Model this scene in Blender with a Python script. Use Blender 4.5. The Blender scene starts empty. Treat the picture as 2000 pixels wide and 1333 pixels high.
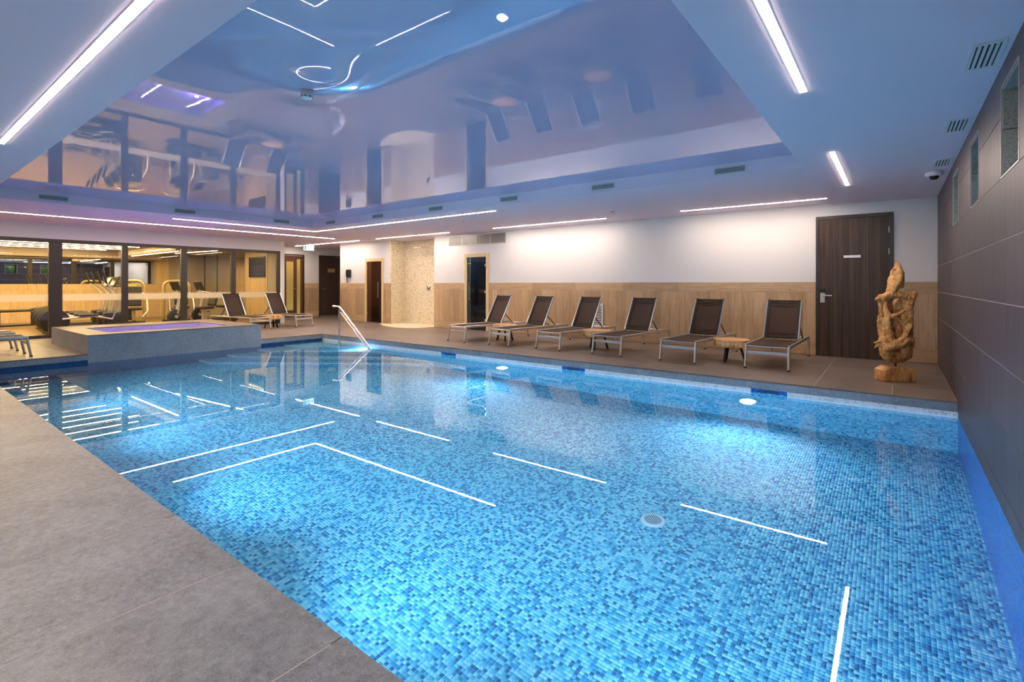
import bpy, bmesh, math, random
from mathutils import Vector, Matrix, Euler, noise
import numpy as np

random.seed(7)
scene = bpy.context.scene
COL = scene.collection
R = math.radians

# ------------------------------------------------------------------ camera
YAW = 0.6535
cam_data = bpy.data.cameras.new('camera')
cam = bpy.data.objects.new('camera', cam_data); COL.objects.link(cam)
cam.location = (0, 0, 1.25)
cam.rotation_euler = (math.pi / 2, 0, YAW)
cam_data.sensor_width = 36.0
cam_data.lens = 975.4 / 2000 * 36
cam_data.shift_y = -(666.5 - 555.6) / 2000
cam_data.clip_start = 0.02
scene.camera = cam

# ------------------------------------------------------------------ world, exposure
world = bpy.data.worlds.new('world'); scene.world = world
world.use_nodes = True
wbg = world.node_tree.nodes['Background']
wbg.inputs[0].default_value = (0.62, 0.72, 0.85, 1)
wbg.inputs[1].default_value = 4.0
scene.view_settings.view_transform = 'Standard'
scene.view_settings.look = 'None'
scene.view_settings.gamma = 1
scene.view_settings.exposure = 0.66
try:
    scene.view_settings.use_curve_mapping = False
    scene.cycles.max_bounces = 9
    scene.cycles.diffuse_bounces = 3
    scene.cycles.glossy_bounces = 5
    scene.cycles.transmission_bounces = 7
    scene.cycles.transparent_max_bounces = 24
    scene.cycles.sample_clamp_indirect = 60.0
    scene.cycles.caustics_refractive = True
    scene.cycles.caustics_reflective = False
    scene.cycles.blur_glossy = 0.6
    scene.cycles.adaptive_threshold = 0.035
except Exception:
    pass

LED_POWER = 72.0          # radiance of the warm ceiling strips
GYM_POWER = 80.0
POOL_WATT = 105.0
POOL_COLOR = (0.52, 0.74, 1.0)

# ------------------------------------------------------------------ main measures (metres)
XR, YB = 0.536, 10.23                # right wall, back wall
YN, YP, XL = 1.043, 7.085, -11.457   # pool: near edge, far edge, left edge
YROOM = -1.7                         # wall behind the camera
ZC, ZCR, ZT = 2.650, 2.622, 2.822    # perimeter ceiling, right soffit, stretch ceiling
TX0, TX1, TY0, TY1 = -11.5, -0.856, 1.19, 6.874
WZ, FZ = -0.16, -1.58                # water, pool floor
XG = -15.6                           # gym glass wall
XGB = -21.5                          # gym back wall
YGE = 8.18                           # gym end wall
XC = -17.8                           # corridor end wall
WAIN = 1.29


# ================================================================== helpers
def new_mat(name):
    m = bpy.data.materials.new(name); m.use_nodes = True
    nt = m.node_tree
    return m, nt, nt.nodes['Principled BSDF'], nt.nodes['Material Output']


def setp(b, **k):
    names = dict(base='Base Color', rough='Roughness', metal='Metallic', spec='Specular IOR Level', ior='IOR',
                 alpha='Alpha', trans='Transmission Weight', coat='Coat Weight', coatr='Coat Roughness',
                 em='Emission Color', ems='Emission Strength', sheen='Sheen Weight')
    for a, v in k.items():
        if isinstance(v, tuple) and len(v) == 3: v = (*v, 1)
        b.inputs[names[a]].default_value = v


def simple(name, base, rough=0.5, metal=0.0, spec=0.5, **k):
    m, nt, b, o = new_mat(name)
    setp(b, base=base, rough=rough, metal=metal, spec=spec, **k)
    return m


def ramp(nt, stops, interp='LINEAR'):
    r = nt.nodes.new('ShaderNodeValToRGB'); cr = r.color_ramp; cr.interpolation = interp
    while len(cr.elements) < len(stops): cr.elements.new(0.5)
    for e, (p, c) in zip(cr.elements, stops):
        e.position = p; e.color = (*c, 1)
    return r


def coords(nt, kind='Object', scale=(1, 1, 1), random_shift=False):
    tc = nt.nodes.new('ShaderNodeTexCoord')
    mp = nt.nodes.new('ShaderNodeMapping'); mp.inputs['Scale'].default_value = scale
    src = tc.outputs[kind]
    if random_shift:
        oi = nt.nodes.new('ShaderNodeObjectInfo')
        mu = nt.nodes.new('ShaderNodeMath'); mu.operation = 'MULTIPLY'; mu.inputs[1].default_value = 37.0
        nt.links.new(oi.outputs['Random'], mu.inputs[0])
        ad = nt.nodes.new('ShaderNodeVectorMath'); ad.operation = 'ADD'
        nt.links.new(src, ad.inputs[0]); nt.links.new(mu.outputs[0], ad.inputs[1])
        src = ad.outputs[0]
    nt.links.new(src, mp.inputs[0])
    return mp.outputs[0]


def noise_n(nt, vec, scale, detail=4, rough=0.55, dist=0.0):
    n = nt.nodes.new('ShaderNodeTexNoise')
    n.inputs['Scale'].default_value = scale; n.inputs['Detail'].default_value = detail
    n.inputs['Roughness'].default_value = rough; n.inputs['Distortion'].default_value = dist
    nt.links.new(vec, n.inputs['Vector'])
    return n.outputs['Fac']


def mixc(nt, fac, a, b, mode='MIX'):
    m = nt.nodes.new('ShaderNodeMix'); m.data_type = 'RGBA'; m.blend_type = mode
    for s, v in ((0, fac), (6, a), (7, b)):
        if isinstance(v, (int, float)): m.inputs[s].default_value = v
        elif isinstance(v, tuple): m.inputs[s].default_value = (*v, 1)
        else: nt.links.new(v, m.inputs[s])
    return m.outputs[2]


def math_n(nt, op, a, b=None):
    m = nt.nodes.new('ShaderNodeMath'); m.operation = op
    for i, v in ((0, a), (1, b)):
        if v is None: continue
        if isinstance(v, (int, float)): m.inputs[i].default_value = v
        else: nt.links.new(v, m.inputs[i])
    return m.outputs[0]


def bump(nt, b, h, strength=0.2, dist=0.01):
    n = nt.nodes.new('ShaderNodeBump'); n.inputs['Strength'].default_value = strength
    n.inputs['Distance'].default_value = dist
    nt.links.new(h, n.inputs['Height']); nt.links.new(n.outputs[0], b.inputs['Normal'])


def grain(name, scale, stops, rough=0.5, vary=0.35, fine=60, spec=0.4, bstr=0.1):
    """streaky material; scale stretches the noise along the grain, each object shifted and tinted on its own"""
    m, nt, b, o = new_mat(name)
    v = coords(nt, 'Object', scale, True)
    n1 = noise_n(nt, v, 3.0, 6, 0.6, 0.6)
    n2 = noise_n(nt, v, fine / 4, 3, 0.6)
    f = math_n(nt, 'ADD', math_n(nt, 'MULTIPLY', n1, 0.65), math_n(nt, 'MULTIPLY', n2, 0.35))
    r = ramp(nt, stops); nt.links.new(f, r.inputs[0])
    oi = nt.nodes.new('ShaderNodeObjectInfo')
    k = math_n(nt, 'ADD', math_n(nt, 'MULTIPLY', oi.outputs['Random'], vary), 1 - vary / 2)
    hs = nt.nodes.new('ShaderNodeHueSaturation'); nt.links.new(r.outputs[0], hs.inputs['Color']); nt.links.new(k, hs.inputs['Value'])
    nt.links.new(hs.outputs[0], b.inputs['Base Color'])
    setp(b, rough=rough, spec=spec)
    bump(nt, b, n2, bstr, 0.003)
    return m


def stone(name, c0, c1, rough=0.42, vary=0.10, scale=26.0, spec=0.5):
    m, nt, b, o = new_mat(name)
    v = coords(nt, 'Object', (1, 1, 1), True)
    n1 = noise_n(nt, v, scale, 8, 0.7); n2 = noise_n(nt, v, 2.2, 3, 0.5); n3 = noise_n(nt, v, scale * 6, 2, 0.6)
    f = math_n(nt, 'ADD', math_n(nt, 'MULTIPLY', n1, 0.45), math_n(nt, 'ADD', math_n(nt, 'MULTIPLY', n2, 0.25), math_n(nt, 'MULTIPLY', n3, 0.30)))
    r = ramp(nt, [(0.39, c0), (0.61, c1)]); nt.links.new(f, r.inputs[0])
    oi = nt.nodes.new('ShaderNodeObjectInfo')
    k = math_n(nt, 'ADD', math_n(nt, 'MULTIPLY', oi.outputs['Random'], vary), 1 - vary / 2)
    hs = nt.nodes.new('ShaderNodeHueSaturation'); nt.links.new(r.outputs[0], hs.inputs['Color']); nt.links.new(k, hs.inputs['Value'])
    nt.links.new(hs.outputs[0], b.inputs['Base Color'])
    setp(b, rough=rough, spec=spec)
    bump(nt, b, n3, 0.12, 0.002)
    return m


def mosaic(name, stops, grout=(0.18, 0.48, 0.70), pitch=0.025, lines=True, rough=0.25):
    m, nt, b, o = new_mat(name)
    g = nt.nodes.new('ShaderNodeNewGeometry')
    ad = nt.nodes.new('ShaderNodeVectorMath'); ad.operation = 'ADD'; ad.inputs[1].default_value = (0.0041, 0.0043, 0.0047)
    sc = nt.nodes.new('ShaderNodeVectorMath'); sc.operation = 'SCALE'; sc.inputs['Scale'].default_value = 1 / pitch
    fl = nt.nodes.new('ShaderNodeVectorMath'); fl.operation = 'FLOOR'
    nt.links.new(g.outputs['Position'], ad.inputs[0]); nt.links.new(ad.outputs[0], sc.inputs[0]); nt.links.new(sc.outputs[0], fl.inputs[0])
    wn = nt.nodes.new('ShaderNodeTexWhiteNoise'); wn.noise_dimensions = '3D'; nt.links.new(fl.outputs[0], wn.inputs['Vector'])
    # a slow drift so that dark tiles come in loose clusters, as on mixed mosaic sheets
    sl = nt.nodes.new('ShaderNodeTexNoise'); sl.inputs['Scale'].default_value = 0.45; sl.inputs['Detail'].default_value = 1
    nt.links.new(fl.outputs[0], sl.inputs['Vector'])
    f = math_n(nt, 'ADD', math_n(nt, 'MULTIPLY', wn.outputs['Value'], 0.72), math_n(nt, 'MULTIPLY', sl.outputs['Fac'], 0.28))
    r = ramp(nt, stops, 'CONSTANT'); nt.links.new(f, r.inputs[0])
    col = r.outputs[0]
    if lines:
        fr = nt.nodes.new('ShaderNodeVectorMath'); fr.operation = 'FRACTION'; nt.links.new(sc.outputs[0], fr.inputs[0])
        sp = nt.nodes.new('ShaderNodeSeparateXYZ'); nt.links.new(fr.outputs[0], sp.inputs[0])
        nrm = nt.nodes.new('ShaderNodeSeparateXYZ'); nt.links.new(g.outputs['True Normal'], nrm.inputs[0])
        tot = None
        for ax in range(3):
            e = math_n(nt, 'LESS_THAN', sp.outputs[ax], 0.09)
            flat = math_n(nt, 'LESS_THAN', math_n(nt, 'ABSOLUTE', nrm.outputs[ax]), 0.5)
            e = math_n(nt, 'MULTIPLY', e, flat)
            tot = e if tot is None else math_n(nt, 'MAXIMUM', tot, e)
        col = mixc(nt, tot, col, grout)
    nt.links.new(col, b.inputs['Base Color'])
    setp(b, rough=rough, spec=0.5)
    return m


def emitter(name, color, strength):
    m, nt, b, o = new_mat(name)
    e = nt.nodes.new('ShaderNodeEmission'); e.inputs[0].default_value = (*color, 1); e.inputs[1].default_value = strength
    nt.links.new(e.outputs[0], o.inputs[0]); nt.nodes.remove(b)
    return m


def pane_mat(name, tint=(1, 1, 1), ior=1.45, haze=0.0, hazecol=(0.9, 0.9, 0.9), boost=1.0):
    """thin sheet: transparent with Fresnel reflection and optional haze"""
    m, nt, b, o = new_mat(name)
    nt.nodes.remove(b)
    t = nt.nodes.new('ShaderNodeBsdfTransparent'); t.inputs[0].default_value = (*tint, 1)
    g = nt.nodes.new('ShaderNodeBsdfGlossy'); g.inputs['Roughness'].default_value = 0.0
    lw = nt.nodes.new('ShaderNodeLayerWeight'); r0 = ((ior - 1) / (ior + 1)) ** 2   # Schlick, the same from both faces
    fres = math_n(nt, 'ADD', math_n(nt, 'MULTIPLY', math_n(nt, 'POWER', lw.outputs['Facing'], 5.0), 1 - r0), r0)
    body = t.outputs[0]
    if haze:
        d = nt.nodes.new('ShaderNodeBsdfDiffuse'); d.inputs[0].default_value = (*hazecol, 1)
        tl = nt.nodes.new('ShaderNodeBsdfTranslucent'); tl.inputs[0].default_value = (*hazecol, 1)
        h = nt.nodes.new('ShaderNodeMixShader'); h.inputs[0].default_value = 0.5
        nt.links.new(d.outputs[0], h.inputs[1]); nt.links.new(tl.outputs[0], h.inputs[2])
        mx = nt.nodes.new('ShaderNodeMixShader'); mx.inputs[0].default_value = haze
        nt.links.new(body, mx.inputs[1]); nt.links.new(h.outputs[0], mx.inputs[2]); body = mx.outputs[0]
    mx = nt.nodes.new('ShaderNodeMixShader')
    nt.links.new(math_n(nt, 'MULTIPLY', fres, boost), mx.inputs[0])
    nt.links.new(body, mx.inputs[1]); nt.links.new(g.outputs[0], mx.inputs[2])
    nt.links.new(mx.outputs[0], o.inputs[0])
    return m


class MB:
    def __init__(s): s.v, s.f = [], []

    def add(s, vs, fs):
        n = len(s.v); s.v += [tuple(v) for v in vs]; s.f += [tuple(i + n for i in f) for f in fs]; return s

    def box(s, x0, x1, y0, y1, z0, z1, M=None):
        vs = [Vector((x, y, z)) for z in (z0, z1) for y in (y0, y1) for x in (x0, x1)]
        if M: vs = [M @ v for v in vs]
        return s.add(vs, [(0, 2, 3, 1), (4, 5, 7, 6), (0, 1, 5, 4), (2, 6, 7, 3), (0, 4, 6, 2), (1, 3, 7, 5)])

    def bar(s, p0, p1, w, h, up=(0, 0, 1)):
        p0, p1 = Vector(p0), Vector(p1); d = (p1 - p0).normalized(); u = Vector(up)
        if abs(d.dot(u)) > 0.98: u = Vector((0, 1, 0))
        a = d.cross(u).normalized(); c = a.cross(d)
        vs = [p + a * i * w / 2 + c * j * h / 2 for p in (p0, p1) for i, j in ((-1, -1), (1, -1), (1, 1), (-1, 1))]
        return s.add(vs, [(3, 2, 1, 0), (4, 5, 6, 7)] + [(i, (i + 1) % 4, 4 + (i + 1) % 4, 4 + i) for i in range(4)])

    def tube(s, pts, r, n=10, caps=True):
        pts = [Vector(p) for p in pts]; rs = r if isinstance(r, (list, tuple)) else [r] * len(pts)
        prev = None; vs = []; L = len(pts)
        for i, p in enumerate(pts):
            d = ((pts[i] - pts[i - 1]).normalized() if i else Vector()) + ((pts[i + 1] - pts[i]).normalized() if i < L - 1 else Vector())
            d.normalize()
            if prev is None:
                u = Vector((0, 0, 1)) if abs(d.z) < 0.9 else Vector((1, 0, 0)); prev = (u - d * u.dot(d)).normalized()
            else: prev = (prev - d * prev.dot(d)).normalized()
            c = d.cross(prev)
            vs += [p + (prev * math.cos(2 * math.pi * k / n) + c * math.sin(2 * math.pi * k / n)) * rs[i] for k in range(n)]
        fs = [(i * n + k, i * n + (k + 1) % n, (i + 1) * n + (k + 1) % n, (i + 1) * n + k) for i in range(L - 1) for k in range(n)]
        if caps: fs += [tuple(range(n - 1, -1, -1)), tuple((L - 1) * n + k for k in range(n))]
        return s.add(vs, fs)

    def lathe(s, prof, n=24, M=None, wob=None):
        vs = []
        for (r, z) in prof:
            for k in range(n):
                a = 2 * math.pi * k / n; rr = r * (wob(a, z) if wob else 1)
                vs.append(Vector((rr * math.cos(a), rr * math.sin(a), z)))
        L = len(prof)
        fs = [(i * n + k, i * n + (k + 1) % n, (i + 1) * n + (k + 1) % n, (i + 1) * n + k) for i in range(L - 1) for k in range(n)]
        fs += [tuple(range(n - 1, -1, -1)), tuple((L - 1) * n + k for k in range(n))]
        if M: vs = [M @ v for v in vs]
        return s.add(vs, fs)

    def prism(s, poly, y0, y1, M=None):
        """poly in (x, z), extruded along y"""
        n = len(poly); vs = [Vector((x, y0, z)) for x, z in poly] + [Vector((x, y1, z)) for x, z in poly]
        if M: vs = [M @ v for v in vs]
        return s.add(vs, [tuple(range(n)), tuple(range(2 * n - 1, n - 1, -1))] + [(i, i + n, (i + 1) % n + n, (i + 1) % n) for i in range(n)])

    def mesh(s, name, mat, smooth=False, bevel=0.0, keep=False):
        me = bpy.data.meshes.new(name); me.from_pydata(s.v, [], s.f)
        bm = bmesh.new(); bm.from_mesh(me)
        if not keep: bmesh.ops.recalc_face_normals(bm, faces=bm.faces)
        if bevel:
            bmesh.ops.bevel(bm, geom=list(bm.edges), offset=bevel, segments=1, affect='EDGES', clamp_overlap=True)
        bm.to_mesh(me); bm.free()
        if smooth:
            me.polygons.foreach_set('use_smooth', [True] * len(me.polygons))
            me.set_sharp_from_angle(angle=R(40))
        if mat: me.materials.append(mat)
        return me

    def build(s, name, mat, parent=None, smooth=False, bevel=0.0, loc=(0, 0, 0), rot=(0, 0, 0), keep=False):
        return link(name, s.mesh(name, mat, smooth, bevel, keep), parent, loc, rot)


def link(name, data, parent=None, loc=(0, 0, 0), rot=(0, 0, 0)):
    o = bpy.data.objects.new(name, data); COL.objects.link(o)
    o.location = loc; o.rotation_euler = rot
    if parent: o.parent = parent
    return o


def tag(o, label=None, cat=None, group=None, kind=None):
    if label: o['label'] = label
    if cat: o['category'] = cat
    if group: o['group'] = group
    if kind: o['kind'] = kind
    return o


def thing(name, loc, label, cat, group=None, rz=0.0):
    return tag(link(name, None, None, loc, (0, 0, rz)), label, cat, group)


def struct(name, mb, mat, label=None, bevel=0.0, smooth=False):
    o = mb.build(name, mat, None, smooth, bevel) if isinstance(mb, MB) else link(name, None)
    return tag(o, label, None, None, 'structure')


def copy_tree(root, loc, rz, label, parent=None):
    c = root.copy(); COL.objects.link(c)
    if parent is None:
        c.location = loc; c.rotation_euler = (0, 0, rz); c['label'] = label
    else: c.parent = parent
    for ch in root.children: copy_tree(ch, None, None, None, c)
    return c


_boxes = {}
def shared_box(sx, sy, sz, mat, bevel=0.0015):
    k = (round(sx, 4), round(sy, 4), round(sz, 4), mat.name, bevel)
    if k not in _boxes:
        _boxes[k] = MB().box(-sx / 2, sx / 2, -sy / 2, sy / 2, -sz / 2, sz / 2).mesh('piece', mat, False, bevel)
    return _boxes[k]


def piece(name, x0, x1, y0, y1, z0, z1, mat, parent, bevel=0.0015):
    return link(name, shared_box(x1 - x0, y1 - y0, z1 - z0, mat, bevel), parent, ((x0 + x1) / 2, (y0 + y1) / 2, (z0 + z1) / 2))


# ================================================================== materials
M_white = simple('white_plaster', (0.68, 0.665, 0.66), 0.75, spec=0.25)
M_ceil = simple('violet_cast_ceiling_paint', (0.84, 0.735, 0.84), 0.7, spec=0.25)  # white paint with the violet cast of the pool lamps mixed into its colour
M_grout = simple('pale_grout', (0.55, 0.51, 0.47), 0.8)
M_wgrout = simple('wall_grout', (0.62, 0.58, 0.56), 0.8)
M_deck = stone('grey_stone_tile', (0.130, 0.142, 0.156), (0.315, 0.335, 0.355), 0.40)
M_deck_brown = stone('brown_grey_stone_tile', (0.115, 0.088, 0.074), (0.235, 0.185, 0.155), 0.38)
M_tub = stone('grey_basalt_tile', (0.17, 0.19, 0.215), (0.35, 0.38, 0.41), 0.42)
M_reveal = stone('green_grey_reveal_stone', (0.10, 0.12, 0.12), (0.33, 0.36, 0.34), 0.6, scale=60)
WOOD = [(0.22, (0.27, 0.165, 0.085)), (0.48, (0.47, 0.315, 0.175)), (0.75, (0.62, 0.45, 0.28))]
M_woodV = grain('oak_look_tile_upright', (9, 9, 0.7), WOOD, 0.45, 0.34)
M_woodH = grain('oak_look_tile_lengthwise', (0.7, 9, 9), WOOD, 0.45, 0.26)
M_woodHY = grain('oak_look_tile_lengthwise_side', (9, 0.7, 9), WOOD, 0.45, 0.26)
M_wall_tile = grain('brown_wall_tile', (7, 7, 0.5), [(0.28, (0.034, 0.026, 0.032)), (0.5, (0.066, 0.050, 0.060)), (0.74, (0.115, 0.092, 0.104))], 0.46, 0.14, spec=0.4)
M_door = grain('dark_veneer', (16, 16, 0.16), [(0.33, (0.016, 0.010, 0.007)), (0.5, (0.050, 0.030, 0.020)), (0.68, (0.120, 0.078, 0.052))], 0.42, 0.05, 90)
M_frame_dk = simple('dark_door_frame', (0.030, 0.027, 0.025), 0.4)
M_bronze = simple('bronze_aluminium', (0.045, 0.037, 0.030), 0.4, 0.2)
M_alu = simple('brushed_aluminium', (0.62, 0.61, 0.60), 0.32, 0.85)
M_chrome = simple('polished_steel', (0.78, 0.78, 0.79), 0.14, 1.0)
M_black = simple('black_metal', (0.012, 0.012, 0.013), 0.4)
M_rubber = simple('black_plastic', (0.018, 0.018, 0.019), 0.5)
M_padding = simple('black_upholstery', (0.022, 0.020, 0.020), 0.55)
M_slot = simple('dark_slot', (0.02, 0.022, 0.025), 0.8)
M_plastic = simple('white_plastic', (0.80, 0.80, 0.80), 0.4)
M_vent = simple('white_vent_metal', (0.72, 0.73, 0.74), 0.45)
M_steelgrille = simple('grey_vent_metal', (0.42, 0.42, 0.41), 0.4, 0.6)
M_mirror = simple('mirror', (0.82, 0.82, 0.80), 0.0, 1.0)
M_screen = simple('screen_glass', (0.010, 0.009, 0.008), 0.12)
M_gold = simple('champagne_paint', (0.55, 0.42, 0.22), 0.35, 0.5)
M_silver = simple('silver_paint', (0.60, 0.58, 0.54), 0.32, 0.6)
M_taupe = simple('taupe_plaster', (0.40, 0.34, 0.29), 0.7)
M_gymfloor = grain('gym_floor_boards', (7, 0.5, 7), [(0.25, (0.20, 0.13, 0.06)), (0.7, (0.36, 0.25, 0.13))], 0.38, 0.1)
M_led = emitter('warm_led', (1.0, 0.80, 0.65), LED_POWER)
M_led_gym = emitter('amber_led', (1.0, 0.69, 0.30), GYM_POWER)
M_pool_lens = emitter('pool_lamp_lens', (0.72, 0.82, 1.0), 60.0)
M_exit = emitter('exit_sign_face', (0.74, 0.95, 0.92), 1.4)
M_exit_dk = simple('exit_sign_green', (0.10, 0.30, 0.25), 0.5)
M_pale_oak = grain('pale_oak_slats', (9, 9, 0.5), [(0.25, (0.45, 0.30, 0.14)), (0.75, (0.72, 0.55, 0.32))], 0.5, 0.15)
M_pine = grain('pine_door_frame', (9, 9, 0.7), [(0.25, (0.55, 0.42, 0.20)), (0.75, (0.74, 0.60, 0.36))], 0.5, 0.1)
M_teak = grain('sauna_boards', (0.6, 9, 9), [(0.25, (0.16, 0.075, 0.03)), (0.75, (0.34, 0.18, 0.08))], 0.5, 0.3)
M_slate = simple('dark_slate_mosaic', (0.030, 0.036, 0.045), 0.35)
M_glass = pane_mat('clear_pane', (0.97, 0.98, 0.97), 1.42)
M_glass_brown = pane_mat('smoked_pane', (0.66, 0.54, 0.46), 1.5)
M_glass_grey = pane_mat('grey_pane', (0.66, 0.70, 0.74), 1.5)
M_glass_amber = pane_mat('amber_pane', (0.9, 0.75, 0.4), 1.5, 0.65, (0.62, 0.50, 0.22))
M_frost = pane_mat('frosted_band', (0.97, 0.95, 0.9), 1.45, 0.55, (0.92, 0.88, 0.76))
M_leaf = simple('hedge_leaf', (0.16, 0.34, 0.06), 0.55)
M_leaf_core = simple('hedge_core', (0.05, 0.10, 0.025), 0.8)
M_earth = simple('outside_ground', (0.12, 0.10, 0.07), 0.9)

TILES = [(0.0, (0.012, 0.16, 0.34)), (0.225, (0.025, 0.28, 0.52)), (0.36, (0.06, 0.42, 0.64)), (0.50, (0.12, 0.54, 0.71)), (0.66, (0.20, 0.64, 0.75))]
M_mosaic = mosaic('blue_glass_mosaic', TILES)
M_mosaic_tile = mosaic('blue_glass_mosaic_tile', TILES, lines=False)
M_pool_grout = simple('pool_grout', (0.16, 0.48, 0.70), 0.7)
M_mosaic_white = mosaic('white_glass_mosaic', [(0.0, (0.66, 0.76, 0.82)), (0.25, (0.84, 0.88, 0.90)), (0.38, (0.92, 0.93, 0.93)), (0.6, (0.95, 0.95, 0.94))], (0.62, 0.68, 0.72))
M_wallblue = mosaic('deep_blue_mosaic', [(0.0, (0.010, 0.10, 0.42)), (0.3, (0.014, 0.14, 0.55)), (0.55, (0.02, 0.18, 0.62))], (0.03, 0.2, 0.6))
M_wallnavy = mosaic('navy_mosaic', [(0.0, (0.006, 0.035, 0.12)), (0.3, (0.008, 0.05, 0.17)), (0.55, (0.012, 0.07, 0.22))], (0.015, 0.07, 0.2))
M_pebble = None


def make_pebble():
    m, nt, b, o = new_mat('cream_pebble_mosaic')
    v = coords(nt, 'Object')
    vo = nt.nodes.new('ShaderNodeTexVoronoi'); vo.inputs['Scale'].default_value = 42; nt.links.new(v, vo.inputs['Vector'])
    sp = nt.nodes.new('ShaderNodeSeparateColor'); nt.links.new(vo.outputs['Color'], sp.inputs[0])
    r = ramp(nt, [(0.0, (0.42, 0.34, 0.22)), (0.06, (0.64, 0.54, 0.37)), (0.2, (0.74, 0.65, 0.47)), (0.6, (0.80, 0.73, 0.57))], 'CONSTANT')
    nt.links.new(sp.outputs[0], r.inputs[0])
    e = ramp(nt, [(0.3, (1, 1, 1)), (0.62, (0.92, 0.90, 0.85))]); nt.links.new(vo.outputs['Distance'], e.inputs[0])
    nt.links.new(mixc(nt, 1.0, r.outputs[0], e.outputs[0], 'MULTIPLY'), b.inputs['Base Color'])
    setp(b, rough=0.5)
    bump(nt, b, vo.outputs['Distance'], -0.3, 0.004)
    return m


def make_water(name, tint, waves=0.002):
    m, nt, b, o = new_mat(name); nt.nodes.remove(b)
    g = nt.nodes.new('ShaderNodeBsdfGlass'); g.inputs['IOR'].default_value = 1.333; g.inputs['Roughness'].default_value = 0.0
    g.inputs['Color'].default_value = (*tint, 1)
    v = coords(nt, 'Object', (1, 1, 1))
    n = noise_n(nt, v, 5.0, 3, 0.5, 0.3)
    bp = nt.nodes.new('ShaderNodeBump'); bp.inputs['Strength'].default_value = waves; bp.inputs['Distance'].default_value = 0.02
    nt.links.new(n, bp.inputs['Height']); nt.links.new(bp.outputs[0], g.inputs['Normal'])
    nt.links.new(g.outputs[0], o.inputs[0])
    return m


def make_stretch():
    """glossy stretched foil; it bulges around the smoke detector"""
    m, nt, b, o = new_mat('glossy_stretch_foil'); nt.nodes.remove(b)
    d = nt.nodes.new('ShaderNodeBsdfDiffuse'); d.inputs[0].default_value = (0.64, 0.575, 0.76, 1)  # violet of the pool lamp light put into the foil colour
    g = nt.nodes.new('ShaderNodeBsdfGlossy'); g.inputs['Roughness'].default_value = 0.0; g.inputs[0].default_value = (0.88, 0.9, 1, 1)
    f = nt.nodes.new('ShaderNodeFresnel'); f.inputs[0].default_value = 2.5
    mx = nt.nodes.new('ShaderNodeMixShader')
    nt.links.new(f.outputs[0], mx.inputs[0]); nt.links.new(d.outputs[0], mx.inputs[1]); nt.links.new(g.outputs[0], mx.inputs[2])
    nt.links.new(mx.outputs[0], o.inputs[0])
    return m


def make_sling():
    m, nt, b, o = new_mat('brown_mesh_fabric')
    v = coords(nt, 'Object', (1, 1, 1))
    n = noise_n(nt, v, 180, 2)
    r = ramp(nt, [(0.3, (0.038, 0.019, 0.012)), (0.7, (0.068, 0.037, 0.024))]); nt.links.new(n, r.inputs[0])
    nt.links.new(r.outputs[0], b.inputs['Base Color'])
    setp(b, rough=0.65, spec=0.3, alpha=0.86)
    return m


def make_log():
    m, nt, b, o = new_mat('log_slice_wood')
    v = coords(nt, 'Object', (1, 1, 0.0))
    w = nt.nodes.new('ShaderNodeTexWave'); w.wave_type = 'RINGS'; w.rings_direction = 'Z'
    w.inputs['Scale'].default_value = 14; w.inputs['Distortion'].default_value = 2.5; w.inputs['Detail'].default_value = 2
    nt.links.new(v, w.inputs['Vector'])
    top = ramp(nt, [(0.0, (0.36, 0.16, 0.05)), (0.5, (0.58, 0.30, 0.12)), (1.0, (0.66, 0.38, 0.17))]); nt.links.new(w.outputs['Color'], top.inputs[0])
    v2 = coords(nt, 'Object', (30, 30, 3)); n = noise_n(nt, v2, 1.6, 4)
    side = ramp(nt, [(0.32, (0.34, 0.16, 0.05)), (0.5, (0.66, 0.40, 0.16)), (0.72, (0.78, 0.55, 0.28))]); nt.links.new(n, side.inputs[0])
    g = nt.nodes.new('ShaderNodeNewGeometry'); s = nt.nodes.new('ShaderNodeSeparateXYZ'); nt.links.new(g.outputs['True Normal'], s.inputs[0])
    up = math_n(nt, 'GREATER_THAN', s.outputs[2], 0.7)
    nt.links.new(mixc(nt, up, side.outputs[0], top.outputs[0]), b.inputs['Base Color'])
    setp(b, rough=0.55)
    bump(nt, b, n, 0.3, 0.01)
    return m


def make_driftwood():
    m, nt, b, o = new_mat('teak_root_wood')
    v = coords(nt, 'Object', (4, 4, 1.3))
    n1 = noise_n(nt, v, 2.5, 6, 0.65, 1.2); n2 = noise_n(nt, coords(nt, 'Object', (60, 60, 6)), 1.0, 3)
    f = math_n(nt, 'ADD', math_n(nt, 'MULTIPLY', n1, 0.7), math_n(nt, 'MULTIPLY', n2, 0.3))
    r = ramp(nt, [(0.34, (0.12, 0.045, 0.012)), (0.44, (0.40, 0.17, 0.045)), (0.54, (0.64, 0.33, 0.11)), (0.70, (0.78, 0.48, 0.20))])
    nt.links.new(f, r.inputs[0]); nt.links.new(r.outputs[0], b.inputs['Base Color'])
    setp(b, rough=0.55, spec=0.35)
    bump(nt, b, n2, 0.35, 0.006)
    return m


M_pebble = make_pebble()
M_water = make_water('pool_water', (0.93, 0.985, 1.0))
M_tubwater = make_water('whirlpool_water', (0.95, 0.95, 1.0), 0.03)
M_stretch = make_stretch()
M_sling = make_sling()
M_sling_edge = simple('brown_fabric_hem', (0.009, 0.006, 0.005), 0.7)
M_log = make_log()
M_drift = make_driftwood()

# ================================================================== floors
floor = struct('floor', MB().box(-18.0, XR, YROOM, YN - .05, -0.30, -0.0009), M_grout, 'grey stone tiled deck around the pool')
MB().box(-18.0, XR, YP + .05, 12.8, -0.30, -0.0009).build('screed', M_grout, floor)
MB().box(-18.0, XL - .05, YN, YP, -0.30, -0.0009).build('screed', M_grout, floor)


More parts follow.
